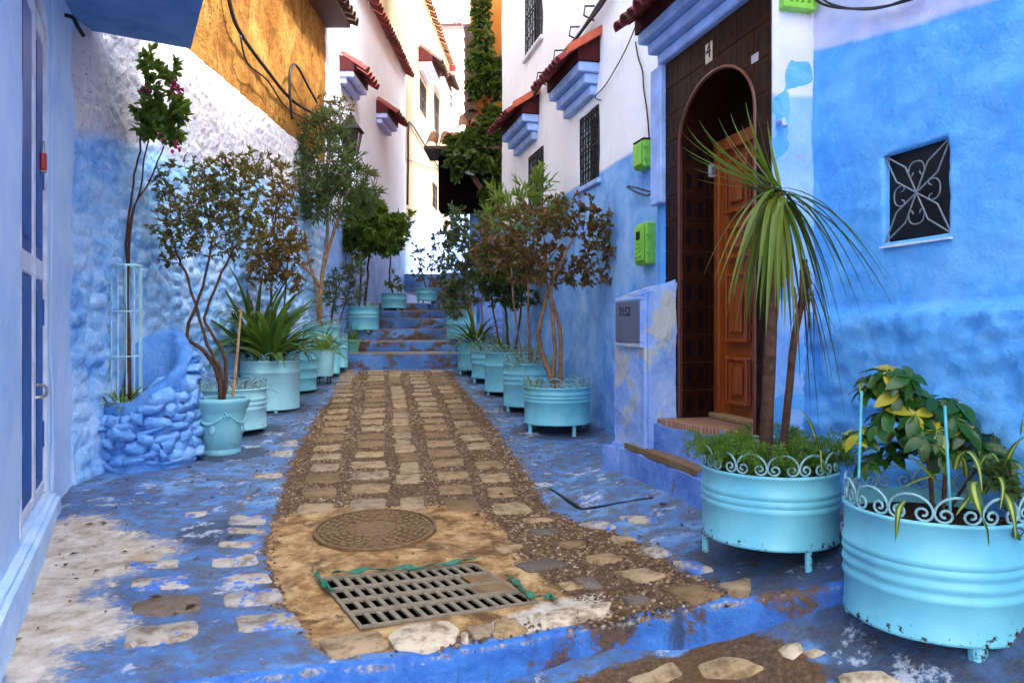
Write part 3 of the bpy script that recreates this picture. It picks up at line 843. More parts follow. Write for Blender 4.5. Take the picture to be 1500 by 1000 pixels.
def grille(th, t0, t1, z0, z1, y, nb, mat='iron', scrolls=True, rad=.007, name='grille_bar'):
    fr = MB()
    for a, b in (((t0, y, z0), (t1, y, z0)), ((t1, y, z0), (t1, y, z1)), ((t1, y, z1), (t0, y, z1)), ((t0, y, z1), (t0, y, z0)), ((t0, y, (z0+z1)/2), (t1, y, (z0+z1)/2))):
        fr.tube([a, b], rad*1.2, 4)
    part('grille_frame', fr, M[mat], th, smooth=False)
    bar = MB().tube([(0, 0, z0), (0, 0, z1)], rad, 4).mesh('bar', False)
    for k in range(nb): part(name, bar, M[mat], th, loc=(t0+(t1-t0)*(k+1)/(nb+1), y, 0))
    if scrolls:
        s_ = MB(); w = (t1-t0)/(nb+1)
        H = z1-z0; rows = max(3, int(H/(w*2.2)))
        for k in range(nb+1):
            for j in range(rows):
                cx_, cz_ = t0+(k+.5)*w, z0+(j+.5)*H/rows; sg = 1 if (k+j) % 2 else -1
                s_.tube([(cx_+sg*w*.46*math.cos(a)*(1-a/9), y, cz_+H/rows*.40*math.sin(a)*(1-a/9)) for a in np.linspace(-1.6, 4.6, 10)], rad*.7, 3, cap=False)
        part('scrollwork', s_, M[mat], th, smooth=False, kind='stuff')
def window(th, t0, t1, z0, z1, depth=.12, nb=5, pane='glass', scrolls=True, rad=.007, gy=.02, fmat=None):
    wf = MB(); f = .03
    for a in ((t0, t0+f, z0, z1), (t1-f, t1, z0, z1), (t0+f, t1-f, z0, z0+f), (t0+f, t1-f, z1-f, z1), ((t0+t1)/2-f*.4, (t0+t1)/2+f*.4, z0+f, z1-f)):
        wf.box(a[0], a[1], depth-.02, depth+.015, a[2], a[3])
    w = part('window', wf, M[fmat or 'iron'], th, smooth=False)
    part('pane', MB().box(t0+.01, t1-.01, depth+.005, depth+.014, z0+.01, z1-.01), M[pane], w, smooth=False)
    if nb: grille(th, t0, t1, z0, z1, gy, nb, scrolls=scrolls, rad=rad)
def sill(th, t0, t1, z, mat='blue_trim', p=.05): part('sill', MB().bbox(t0-.05, t1+.05, -p, .06, z-.05, z-.002, .008), M[mat], th, smooth=False)
def rough_box(x0, x1, y0, y1, z0, z1, res=.03, amp=.012, seed=0, top=None):
    bm = bmesh.new(); bmesh.ops.create_cube(bm, size=1)
    for v in bm.verts: v.co = ((x0+x1)/2+v.co.x*(x1-x0), (y0+y1)/2+v.co.y*(y1-y0), (z0+z1)/2+v.co.z*(z1-z0))
    bmesh.ops.bevel(bm, geom=bm.edges[:], offset=.02, segments=2, affect='EDGES')
    bmesh.ops.triangulate(bm, faces=bm.faces[:])
    for _ in range(7):
        e = [e for e in bm.edges if e.calc_length() > res*1.6]
        if not e: break
        bmesh.ops.subdivide_edges(bm, edges=e, cuts=1, use_grid_fill=True)
        bmesh.ops.triangulate(bm, faces=[f for f in bm.faces if len(f.verts) > 3])
    bm.normal_update()
    C = np.array([v.co[:] for v in bm.verts])
    d = amp*2*(fbm(C[:, 0]*7, C[:, 1]*7, C[:, 2]*7, seed=seed)-.5)+amp*.8*(fbm(C[:, 0]*28, C[:, 1]*28, C[:, 2]*28, seed=seed+9)-.5)
    for v, q in zip(bm.verts, d):
        v.co += v.normal*q
        if top: v.co.z += top(v.co.x, v.co.y)*max(0, (v.co.z-z0)/(z1-z0))
    mb = MB(); mb.bm(bm); return mb
def cable(name, label, pts, r=.008, mat='cable', group=None, cat='cable', n=5):
    P = [Vector(p) for p in pts]; c = P[0].copy()
    o = part(name, MB().tube([p-c for p in P], r, n), M[mat], None, loc=c, angle=180)
    return tag(o, label, cat, group)
def smooth_pts(pts, k=4):
    P = [Vector(p) for p in pts]; out = []
    for i in range(len(P)-1):
        p0, p1, p2, p3 = P[max(i-1, 0)], P[i], P[i+1], P[min(i+2, len(P)-1)]
        for j in range(k):
            t = j/k
            out.append(.5*((2*p1)+(p2-p0)*t+(2*p0-5*p1+4*p2-p3)*t*t+(3*p1-p0-3*p2+p3)*t**3))
    out.append(P[-1]); return out
def wp(th, px, py, d=0.):
    t, z = onwall(th, px, py, d); c, s = math.cos(th.rotation_euler[2]), math.sin(th.rotation_euler[2])
    return Vector((th.location[0]+c*t-s*d, th.location[1]+s*t+c*d, z))

# ------------------------------------------------------------------ left: pale blue house with the tall door
PALE = ((.48, .67, .93), (.60, .76, .95), (.37, .59, .91))
M['ln_wall'] = wall_paint('pale_blue_plaster', lower=PALE, upper=((.45, .48, .86), (.36, .42, .84)), bound=(0, 0, 1, -9), b1=(10, .4, .01), b2=(90, .3, .002))
d_ = Vector((-.497, 1)).normalized()
LN = thing('blue_house', 'pale blue house front at the far left with a tall two leaf door', 'house', (-.478-.497*1.2, 1.2, 0), math.atan2(d_.y, d_.x))
lt0, lzb = onwall(LN, 30, 765)[0], -.86
lt1 = onwall(LN, 79, 400)[0]
lt_end = (4.05-1.2)/d_.y
wave = lambda s, a=.012, f=2.5: (lambda T, Z: a*2*(fbm(T*f+s, Z*f, seed=s)-.5)+a*.3*(fbm(T*20+s, Z*20, seed=s+3)-.5))
lt1 = min(lt1, lt_end-.10)
part('wall', wall_mesh('wall', -1.6, lt_end, -1.5, 5.5, [(lt0, lt1, lzb, 1.62)], depth=.10, disp=wave(2), step=.05), M['ln_wall'], LN)
def loc_of(th, P):
    rz = th.rotation_euler[2]; c, s = math.cos(rz), math.sin(rz); dx, dy = P[0]-th.location[0], P[1]-th.location[1]
    return (c*dx+s*dy, -s*dx+c*dy, 0)
A_, B_ = Vector((-.478-.497*4.05, 4.05)), Vector((-2.69, 4.62)); d2 = B_-A_
part('corner_pier', wall_mesh('pier', 0, d2.length+.05, -1.5, 5.5, (), .10, wave(5, .02), .05), M['ln_wall'], LN, loc=loc_of(LN, A_), rot=(0, 0, math.atan2(d2.y, d2.x)-LN.rotation_euler[2]))
# the base step of the wall, paler and dirtier
part('wall_base', rough_box(-1.4, lt_end+.02, -.05, .05, -1.5, lzb-.03, .06, .014, 4), M['ln_wall'], LN)
dw = lt1-lt0; mid = lt0+dw*.52
fb_ = MB()
for a in ((lt0, lt0+.05, lzb, 1.62), (lt1-.05, lt1, lzb, 1.62), (lt0+.05, lt1-.05, 1.55, 1.62)): fb_.bbox(a[0], a[1], .0, .09, a[2], a[3], .006)
part('door_frame', fb_, M['light_wood'], LN, smooth=False)
def door_leaf(t0, t1, z0, z1, lab):
    st = MB(); w = .085; w2_ = .012; y0, y1 = .012, .055
    for a in ((t0, t0+w, z0, z1), (t1-w2_, t1, z0, z1), (t0+w, t1-w2_, z0, z0+.05), (t0+w, t1-w2_, .24, .34), (t0+w, t1-w2_, z1-.09, z1)): st.bbox(a[0], a[1], y0, y1, a[2], a[3], .006)
    lf = part('door', st, M['light_wood'], LN, smooth=False, label=lab)
    for a, b in ((z0+.05, .24), (.34, z1-.09)):
        part('panel', MB().bbox(t0+w+.001, t1-w2_-.001, y0+.006, y1-.004, a+.001, b-.001, .004), M['blue_wood'], lf, smooth=False)
        part('panel_moulding', MB().bbox(t0+w+.05, t1-w2_-.05, y0+.001, y0+.0055, a+.06, b-.06, .002), M['blue_wood'], lf, smooth=False)
    return lf
l1 = door_leaf(lt0+.052, mid-.004, lzb+.02, 1.545, 'near leaf of the blue double door')
l2 = door_leaf(mid+.004, lt1-.052, lzb+.02, 1.545, 'far leaf of the blue double door')
for lf, t in ((l1, lt0+.05), (l2, lt1-.05)):
    for z in (-.55, .08, .78): part('hinge', MB().bbox(t-.03, t+.035, .012, .045, z-.07, z+.07, .005), M['blue_wood'], lf, smooth=False)
hz = -.30
part('handle', MB().tube(smooth_pts([(mid+.05, .03, hz+.03), (mid+.05, -.025, hz+.025), (mid+.02, -.04, hz), (mid+.05, -.025, hz-.025), (mid+.05, .03, hz-.03)]), .008, 6), M['steel'], l2)
part('hasp', MB().lathe([(.0, .0), (.028, .0), (.026, .012), (.0, .014)], 16), M['steel'], l2, loc=(mid+.04, .034, .985), rot=(PI/2, 0, 0))
lk = thing('padlock', 'red padlock hanging from the hasp of the tall blue door', 'padlock', Vector(wp(LN, 64, 236, .0)))
lk.rotation_euler = (0, 0, LN.rotation_euler[2])
part('body', MB().bbox(-.026, .026, -.014, .014, -.05, .04, .008), M['red_lock'], lk, smooth=False)
part('shackle', MB().tube(smooth_pts([(-.017, 0, .035), (-.017, 0, .075), (0, 0, .097), (.017, 0, .075), (.017, 0, .035)]), .0055, 6), M['steel'], lk)
part('keyway_plate', MB().bbox(-.02, .02, -.012, .012, -.056, -.049, .002), M['steel'], lk, smooth=False)
# balcony slab overhead
zs = 1.9
cor = [Vector((-2.84, 4.72)), Vector((-2.19, 5.12)), Vector((-1.787, 4.35)), Vector((-.85, 2.55)), Vector((-.2, 1.3)), Vector((-1.2, 1.0)), Vector((-1.9, 2.4))]
mb = MB().prism([loc_of(LN, p)[:2] for p in cor], zs, zs+.16, .01)
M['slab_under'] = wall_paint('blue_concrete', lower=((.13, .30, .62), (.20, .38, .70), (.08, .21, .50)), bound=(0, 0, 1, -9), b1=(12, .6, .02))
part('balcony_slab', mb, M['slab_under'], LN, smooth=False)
part('balcony_upstand', MB().prism([loc_of(LN, p)[:2] for p in [cor[1]+Vector((-.10, -.06)), cor[1], cor[2], cor[3], cor[4], cor[4]+Vector((-.1, -.05)), cor[3]+Vector((-.1, -.05)), cor[2]+Vector((-.1, -.05))]], zs+.162, zs+.9), M['ln_wall'], LN, smooth=False)
part('hook', MB().tube(smooth_pts([(lt_end+.35, -.0, 1.82), (lt_end+.30, -.08, 1.80), (lt_end+.26, -.11, 1.74), (lt_end+.30, -.14, 1.70)]), .012, 6), M['iron'], LN)

# ------------------------------------------------------------------ left: old rubble house, blue, white and bare ochre
def lumps(T, Z):
    wx = T+.05*(fbm(T*6, Z*6, seed=41)-.5); wz = Z+.05*(fbm(T*6+9, Z*6, seed=42)-.5)
    d1, d2, idd = worley(wx/.19, wz/.12, 3)
    e1, e2, ie = worley(wx/.09, wz/.065, 8)
    stone = np.clip((d2-d1)*1.7, 0, 1)**.6*(.45+.75*idd)
    small = np.clip((e2-e1)*1.8, 0, 1)**.7*(.3+.9*ie)
    zb = .68+.11*(T+4.6)
    up = sstep(zb-.25, zb+.15, Z)
    h = .050*(fbm(T*1.3, Z*1.3, seed=44)-.5) + .034*stone*(1-.72*up)*(.5+.8*fbm(T*2.2, Z*2.2, seed=45)) + .013*small + .012*(fbm(T*16, Z*16, seed=46)-.5)
    pit = np.where(worley(T/.055, Z/.045, 12)[2] > .80, np.clip(.42-worley(T/.055, Z/.045, 12)[0], 0, .4), 0)
    h = h - .05*pit*up
    foot = sstep(-.55, -1.05, Z)
    return h + .05*foot
M['lw_wall'] = wall_paint('rubble_limewash', lower=((.25, .53, .88), (.56, .73, .93), (.13, .36, .80)), upper=((.66, .63, .66), (.54, .53, .62)), speck=.85, bound=(0, -.11, 1, -.70), wob=.45, soft=.10,
                          b1=(30, 1.0, .022), b2=(110, .9, .006), chips=.25, yel=.45, chipc=(.35, .36, .48))
ang = math.atan2(1, .0066)
LW = thing('rubble_house', 'rough rubble house on the left, blue below, white above and bare ochre at the top', 'house', (-2.69, 4.55, 0), ang)
part('wall', wall_mesh('wall', -.02, 6.12, -1.45, 2.30, (), .1, lumps, .021), M['lw_wall'], LN and LW)
om = NT('bare_ochre_render', .9, .1)
n1 = om.noise(2.2, 7, .65, dist=.5); n2 = om.noise(18, 6, .7); n3 = om.noise(85, 3)
c = om.ramp(n1, [(.28, (.12, .045, .010)), (.42, (.30, .125, .025)), (.56, (.42, .20, .045)), (.74, (.56, .31, .09))])
c = om.mix(om.map(n2, .48, .66, 0, .75), c, (.13, .055, .015)); c = om.mix(om.map(om.noise(5, 6, .65, vec=om.scaled(om.pos(), 1, 2.2, .5)), .55, .68, 0, .7), c, (.10, .04, .012)); c = om.mix(om.map(n3, .62, .8, 0, .5), c, (.75, .52, .24))
om.col(c); om.bump(om.math('ADD', n2, om.math('MULTIPLY', n3, .5)), 1., .04)
M['ochre'] = om.m
ochd = lambda T, Z: .05*(fbm(T*1.6, Z*1.6, seed=61)-.5)+.03*(fbm(T*9, Z*9, seed=62)-.5)-.012
part('ochre_wall', wall_mesh('ochre', -.02, 6.12, 2.30, 4.35, (), .1, ochd, .035), M['ochre'], LW)
part('eave_board', MB().bbox(3.2, 6.2, -.34, .1, 4.28, 4.35, .01), M['tile_dark'], LW, smooth=False)
tiles(LW, 3.2, 6.2, -.12, 4.42, .09, 'tile_dark', .30)
part('parapet', MB().box(-.02, 3.2, -.02, .12, 4.352, 4.9), M['ochre'], LW, smooth=False)
q = [wp(LW, x, y, -.06) for x, y in [(330, -30), (340, 20), (352, 48), (372, 78), (392, 104), (412, 130), (432, 150), (462, 168)]]
cable('cable_bundle', 'thick black cable bundle sagging across the bare ochre wall', smooth_pts(q), .020, group=None)
q = [wp(LW, x, y, -.09) for x, y in [(352, 52), (362, 92), (392, 118), (420, 158), (462, 182)]]
cable('wall_cable', 'thinner black cable hanging loosely below the bundle on the ochre wall', smooth_pts(q), .010)
q = [wp(LW, x, y, -.10) for x, y in [(428, 175), (425, 140), (425, 105), (430, 95), (437, 100), (452, 128), (464, 150)]]
cable('cable_loop', 'black cable bent into a hook at the far end of the ochre wall', smooth_pts(q), .017)

# ------------------------------------------------------------------ left: white house with two red hoods
M['white_wall'] = wall_paint('white_house_paint', lower=((.24, .43, .84), (.42, .58, .90), (.16, .32, .76)), upper=((.66, .75, .88), (.62, .71, .86)), bound=(0, -.03, 1, -1.30), wob=.4, soft=.12, b1=(8, .4, .01))
LH = thing('white_house', 'white house on the left with two red tiled hoods and a blue foot', 'house', (-2.66, 10.67, 0), math.atan2(1, .03))
part('wall', wall_mesh('wall', 0, 6.7, -.9, 5.85, (), .1, wave(7, .015), .10), M['white_wall'], LH)
tiles(LH, 0, 6.7, .12, 5.93, .09, 'tile_red', .5)
for (xa, xb, yt) in ((497, 519, 118), (551, 567, 190)):
    t0, z = onwall(LH, xa, yt, 0); t1, _ = onwall(LH, xb, yt, 0)
    zt = (Y0-{118: 100, 190: 178}[yt])*{118: 11.5, 190: 14.9}[yt]/F
    t1 = min(t1, t0+1.25)
    hood(LH, t0, t1, zt-.05, .34, 'tile_red', .09, bh=.18, bracket='lilac', steps=2)
# ------------------------------------------------------------------ cream house behind it
M['cream_wall'] = wall_paint('cream_house_paint', lower=((.26, .38, .78), (.40, .50, .84), (.18, .28, .72)), upper=((.35, .245, .145), (.31, .205, .12)), bound=(0, -.09, 1, -.95), wob=.5, soft=.25, b1=(6, .3, .01))
CH = thing('cream_house', 'tall cream house up the alley with two hooded shuttered windows', 'house', (-2.6, 17.42, 0), math.atan2(1, .045))
opn = []
for xa, xb, ya, yb in ((613.5, 625.5, 122, 168), (633, 645.5, 140, 195), (632, 642, 270, 306)):
    t0 = onwall(CH, xa, ya)[0]; t1 = onwall(CH, xb, ya)[0]; tm = (t0+t1)/2; Yc = 17.42+tm
    if t1-t0 > 1.2: t0, t1 = tm-.55, tm+.55
    opn.append((t0, t1, (Y0-yb)*Yc/F, (Y0-ya)*Yc/F))
part('wall', wall_mesh('wall', 0, 9.2, -.2, 9.2, opn, .12, wave(9, .02), .14), M['cream_wall'], CH)
M['shutter'] = simple('brown_shutter', (.16, .09, .055), .7, .2, .3, 12, .2)
for i, (a, b, z0, z1) in enumerate(opn):
    window(CH, a, b, z0, z1, .10, 5, pane='shutter' if i < 2 else 'glass', scrolls=False, rad=.014)
    if i < 2: hood(CH, a-.15, b+.15, z1+.35, .55, 'tile_dark', .09, bracket='cream_trim' if 'cream_trim' in M else 'white_trim', bh=.2)
tiles(CH, 0, 9.2, .14, 9.28, .09, 'tile_clay', .5, step=.24)
part('end_wall', wall_mesh('end', -4.5, -.01, -.2, 11.5, (), .12, wave(12, .02), .25), M['cream_wall'], CH, rot=(0, 0, -CH.rotation_euler[2]))
part('end_pier', wall_mesh('end', -.30, .0, -.2, 9.1, (), .10, wave(14, .01), .14), M['cream_wall'], CH, loc=(-.12, -.0, 0), rot=(0, 0, -CH.rotation_euler[2]))
q = [wp(CH, x, y, -.05) for x, y in [(597, 300), (598, 240), (598.5, 186), (603, 182), (618, 206), (634, 232), (650, 256)]]
cable('wall_cable', 'black cable running up and along the cream house wall', smooth_pts(q), .028)
q = [wp(CH, x, y, -.05) for x, y in [(596, 233), (604, 236), (622, 243), (647, 250)]]
cable('wall_cable', 'thin dark wire crossing the cream wall under the big windows', smooth_pts(q), .014)
# ------------------------------------------------------------------ white house closing the alley
BH = thing('end_house', 'white house closing the top of the alley with red trims', 'house', (-2.0, 26.5, 0), 0)
a, z0 = onwall(BH, 649, 160); b, z1 = onwall(BH, 665, 127)
part('wall', wall_mesh('wall', -4, 4, 0, 15, [(a, b, z0, z1)], .12, wave(15, .015), .3), wall_paint('end_house_white', lower=((.25, .4, .8),)*3, upper=((.84, .82, .80), (.80, .78, .78)), bound=(0, 0, 1, -4.1), b1=(6, .3, .01)), BH)
wf = MB(); f = .05
tm = (a+b)/2
for x0, x1, y0, y1 in ((a-.03, a+f, z0, z1), (b-f, b+.03, z0, z1), (a+f, b-f, z0-.03, z0+f), (a+f, b-f, z1-f, z1+.03), (tm-.05, tm+.05, z0+f, z1-f), (a+f, tm-.05, (z0*2+z1)/3-.02, (z0*2+z1)/3+.02), (tm+.05, b-f, (z0*2+z1)/3-.02, (z0*2+z1)/3+.02), (a+f, tm-.05, (z0+2*z1)/3-.02, (z0+2*z1)/3+.02), (tm+.05, b-f, (z0+2*z1)/3-.02, (z0+2*z1)/3+.02)):
    wf.box(x0, x1, .02, .08, y0, y1)
w = part('window', wf, M['white_trim'], BH, smooth=False)
part('pane', MB().box(a, b, .085, .10, z0, z1), simple('pale_glass', (.25, .28, .32), .2, .5, .1, 4, .02), w, smooth=False)
for (xa, xb, ya, yb, p) in ((649, 668, 96, 104, .12), (646, 673, 196, 207, .2)):
    a, z1 = onwall(BH, xa, ya); b, z0 = onwall(BH, xb, yb)
    part('red_lintel', MB().bbox(a, b, -p, .05, z0, z1, .01), M['red_paint'], BH, smooth=False)
a, z = onwall(BH, 640, 36); b, _ = onwall(BH, 705, 36)
part('ledge', MB().bbox(a, b+1, -.1, .05, z-.12, z-.02, .01), M['white_trim'], BH, smooth=False)
tiles(BH, a, b+1, -.0, z, .09, 'tile_red', .5)
a, z1 = onwall(BH, 668, -20); b, z0 = onwall(BH, 682, 30)
part('blue_pipe_box', MB().bbox(a, b, -.08, .05, z0, z1, .02), simple('pale_blue_paint', (.45, .68, .85), .6, .3), BH, smooth=False)

# ------------------------------------------------------------------ ochre house behind the vine (right)
OH = thing('orange_house', 'narrow orange house half hidden by a climbing vine on the right', 'house', (-.62, 11.3, 0), 0)
M['orange_wall'] = wall_paint('orange_render', lower=((.20, .36, .78), (.34, .50, .86), (.12, .25, .68)), upper=((.50, .17, .022), (.40, .12, .02)), bound=(0, 0, 1, -1.9), b1=(12, .5, .015), chips=.2, chipc=(.3, .14, .06))
part('wall', wall_mesh('wall', 0, 1.2, -.6, 8.5, (), .1, wave(17, .02), .12), M['orange_wall'], OH)
part('side_wall', wall_mesh('side', 0, 6.5, -.6, 8.5, (), .1, wave(18, .02), .2), M['orange_wall'], OH, loc=(-.01, 6.5, 0), rot=(0, 0, -PI/2))
for z in (1.95, 3.95, 5.6): part('wood_beam', MB().bbox(-.06, 1.1, -.10, .02, z, z+.10, .01), M['tile_dark'], OH, smooth=False)
for k in range(9): part('verge_tile', TM[.09] if not TM[.09].materials else TM[.09], M['tile_red'], OH, loc=(-.04, -.05, 3.2+k*.16), rot=(1.25, 0, .6))
part('canopy_shade_block', MB().bbox(-.46, .55, -.30, .10, 1.72, 2.50, .01), M['void'], OH, smooth=False)  # black block stands in for the shade under the canopy
part('canopy_board', MB().bbox(-.62, .58, -.75, -.0, 2.505, 2.56, .01), M['tile_dark'], OH, smooth=False)
tiles(OH, -.62, .56, -.12, 2.85, .085, 'tile_clay', .55)
tiles(OH, -.20, .56, .02, 3.15, .085, 'tile_clay', .55)
part('strut', MB().tube([(-.10, -.62, 2.40), (.55, -.55, 1.45)], .055, 4), simple('brown_beam', (.17, .075, .045), .8, .2), OH, smooth=False)
fl = thing('flood_lamp', 'small square flood lamp on the brown strut under the vine canopy', 'lamp', at(689, 250, 10.55), .3)
part('housing', MB().bbox(-.085, .085, -.02, .05, -.07, .07, .012), M['iron'], fl, rot=(.5, .25, 0), smooth=False)
part('lens', MB().bbox(-.068, .068, -.027, -.018, -.053, .053, .003), simple('frosted_lens', (.75, .75, .72), .25, .5, .05), fl, rot=(.5, .25, 0), smooth=False)

# ------------------------------------------------------------------ right: white and blue house with iron grilles
M['rw_wall'] = wall_paint('white_and_blue_plaster', lower=((.19, .43, .84), (.36, .59, .90), (.10, .28, .72)), upper=((.90, .89, .90), (.84, .83, .88)), bound=(0, .01, 1, -1.37), wob=.06, soft=.02, b1=(16, .6, .012), b2=(100, .4, .003))
RW = thing('white_and_blue_house', 'white over blue house on the right with dark iron window grilles', 'house', (-.136, 9.97, 0), math.atan2(-1, .24))
def opening(th, xa, xb, ytop, ybot):
    t0, za = onwall(th, xa, ytop); t1, zb = onwall(th, xb, ytop)
    _, zc = onwall(th, xa, ybot)
    return t0, t1, zc, za
def rwd(T, Z):
    low = sstep(.55, .2, Z)
    return .035*(fbm(T*1.5, Z*1.5, seed=71)-.5)+.02*(fbm(T*8, Z*8, seed=72)-.5)*(.3+low)+.008*(fbm(T*26, Z*26, seed=73)-.5)*(.2+low)
W1 = opening(RW, 850.5, 878, 176, 276); W2 = opening(RW, 775, 796, 232, 330); W3 = opening(RW, 770, 794, -30, 86)
part('wall', wall_mesh('wall', 0, 5.6, -1.3, 7.0, [W1, W2, W3], .14, rwd, .035), M['rw_wall'], RW)
part('sun_block_roof', MB().box(0, 5.6, .28, 5.0, 6.85, 7.0), M['rw_wall'], RW, smooth=False)  # unseen roof added to keep the sun off the stairs
part('sun_block_flank', MB().box(.01, .22, .27, 5.0, -1.3, 6.84), M['rw_wall'], RW, smooth=False)  # unseen wall added to stop sun passing behind the house front
for o in (W1, W2, W3):
    window(RW, *o, .12, 6, rad=.008, gy=.0); sill(RW, o[0], o[1], o[2], 'blue_trim' if o is not W3 else 'white_trim', .035)
for (xa, xb, ye, Ye) in ((829, 880, 112, 6.5), (756, 790, 190, 8.6)):
    t0, _ = onwall(RW, xa, ye); t1, _ = onwall(RW, xb, ye)
    z = (Y0-ye)*Ye/F+.06
    hood(RW, t0+.05, t1-.02, z, .30, 'tile_red', .05, bh=.26)
# black cable bundle and wires on this wall
cb = thing('cable_bundle', 'bundle of black cables clipped along the white wall above the red hoods', 'cable', wp(RW, 880, 6, -.05))
for k in range(3):
    q = [wp(RW, x, y+k*2-2, -.05-.02*k)-cb.location+Vector((0, 0, .015*math.sin(i*2+k))) for i, (x, y) in enumerate([(892, -10), (880, 6), (862, 30), (845, 56), (828, 78), (812, 98), (797, 118), (780, 142), (763, 164), (748, 184)])]
    part('strand', MB().tube(smooth_pts(q), .014, 5), M['cable'], cb, angle=180)
for x, y in ((872, 16), (850, 46), (826, 80), (800, 112), (772, 152)):
    p = wp(RW, x, y, 0)-cb.location
    part('clip', MB().tube([p+Vector((0, 0, .04)), p+Vector((-.09, -.02, .03)), p+Vector((-.10, -.02, -.05)), p+Vector((0, 0, -.09))], .009, 4), M['cable'], cb, angle=180)
q = [wp(RW, x, y, -.03) for x, y in [(947, -15), (934, 30), (918, 70), (902, 100), (886, 126), (874, 139), (873, 145), (880, 147)]]
cable('wire', 'thin grey wire slanting down the white wall beside the grilled window', smooth_pts(q), .005)
q = [wp(RW, x, y, -.02) for x, y in [(931, 62), (935, 85), (941, 104), (943, 130), (948, 165), (951, 203)]]
cable('wire', 'thin wire dropping to the upper green meter box', smooth_pts(q), .006)
q = [wp(RW, x, y, -.05) for x, y in [(962, 240), (956, 252), (960, 264), (952, 285), (938, 284), (922, 276), (920, 273), (935, 276), (952, 281), (956, 279)]]
cable('wire_loop', 'loose black wire loop hanging under the upper green box', smooth_pts(q), .007)
def meter_box(px0, px1, py0, py1, lab, window_):
    t0, z1 = onwall(RW, px0, py0); t1, _ = onwall(RW, px1, py0); _, z0 = onwall(RW, px0, py1)
    w, h = t1-t0, z1-z0
    c = wp(RW, (px0+px1)/2, (py0+py1)/2)
    b = thing('meter_box', lab, 'meter box', (c.x, c.y, c.z), RW.rotation_euler[2], 'green electricity meter boxes on the wall')
    part('case', MB().bbox(-w/2, w/2, -.07, .03, -h/2, h/2, .012), M['green_plastic'], b, smooth=False)
    part('cover', MB().bbox(-w*.40, w*.40, -.085, -.069, -h*.42, h*.42, .008), M['green_plastic'], b, smooth=False)
    for s in (-1, 1): part('knob', MB().lathe([(.0, .0), (.012, 0), (.010, .012), (0, .014)], 10), M['green_plastic'], b, loc=(w*.5, -.06, s*h*.2), rot=(0, PI/2, 0))
    if window_:
        part('reading_window', MB().bbox(-w*.2, w*.12, -.088, -.083, h*.10, h*.30, .002), M['ink'], b, smooth=False)
        for k in range(3): part('raised_mark', MB().tube([(w*.22*math.cos(a), -.087, -h*(.02+.12*k)+h*.05*math.sin(a)) for a in np.linspace(.4+k, 5+k, 8)], .0035, 4), M['green_plastic'], b)
    else:
        part('top_cap', MB().bbox(-w*.52, w*.52, -.075, .03, h*.47, h*.53, .004), M['ink'], b, smooth=False)
meter_box(941, 956, 208, 248, 'green meter box hanging under the white paint beside the door, upper one', False)
meter_box(943, 960, 328, 388, 'green meter box with a small black window, lower one by the door', True)

# ------------------------------------------------------------------ right: the house with the tiled arched doorway
DA = Vector((2.035-.25*4.28, 4.28))
DH = thing('door_house', 'blue and white house with a brown tiled arch doorway and small window', 'house', (DA.x, DA.y, 0), math.atan2(-1, .25))
M['rn_wall'] = wall_paint('bright_blue_plaster', lower=((.10, .40, .87), (.19, .51, .92), (.075, .33, .83)), upper=((.66, .66, .88), (.5, .56, .86)), bound=(0, -.172, 1, -.67), wob=.05, soft=.015, b1=(12, .8, .022), b2=(60, .5, .004))
M['ret_wall'] = wall_paint('chipped_blue_white', lower=((.24, .47, .86), (.38, .60, .90), (.16, .36, .80)), upper=((.76, .76, .86), (.6, .62, .8)), bound=(0, 0, 1, -1.06), wob=.025, soft=.015, b1=(18, .7, .014), chips=.35, chipc=(.36, .38, .50))
OW = onwall(DH, 1110, 500)[0]; FR = onwall(DH, 1131, 500)[0]; FL = onwall(DH, 978, 300)[0]
zfl, zsp, zap, ztop = -.512, 1.03, 1.33, 1.56
DEP = .255
part('wall', wall_mesh('wall', FL-.14, FR, -1.2, 7.0, [(0, OW, zfl-.02, zap+.02)], DEP+.02, wave(23, .004), .06), M['rn_wall'], DH)
NB = Vector((1.388, 3.469)); ret = .235
part('return_wall', wall_mesh('ret', 0, ret, -1.2, 7.0, (), .05, wave(25, .010, 6), .03, .04), M['ret_wall'], DH, loc=(FR+.002, .0, 0), rot=(0, 0, PI/2))
def rnd(T, Z):
    low = sstep(.080, .058, Z+.02*(fbm(T*4, Z*0, seed=80)-.5))
    hand = .012*(fbm(T*5, Z*16, seed=81)-.5)+.006*(fbm(T*16, Z*40, seed=86)-.5)
    rough = .036*fbm(T*5, Z*13, seed=82)+.046*(fbm(T*14, Z*32, seed=83)-.35)
    return .03*(fbm(T*1.2, Z*1.2, seed=84)-.5)+hand*1.5+low*(.026+rough*1.0)
rnl = loc_of(DH, NB)
class _T: pass
RN = _T(); RN.location = Vector((NB.x, NB.y, 0)); RN.rotation_euler = DH.rotation_euler
SW = opening(RN, 1294, 1391, 229, 356)
part('street_wall', wall_mesh('street', -.04, 6.5, -1.4, 7.0, [SW], .12, rnd, .026), M['rn_wall'], DH, loc=rnl)
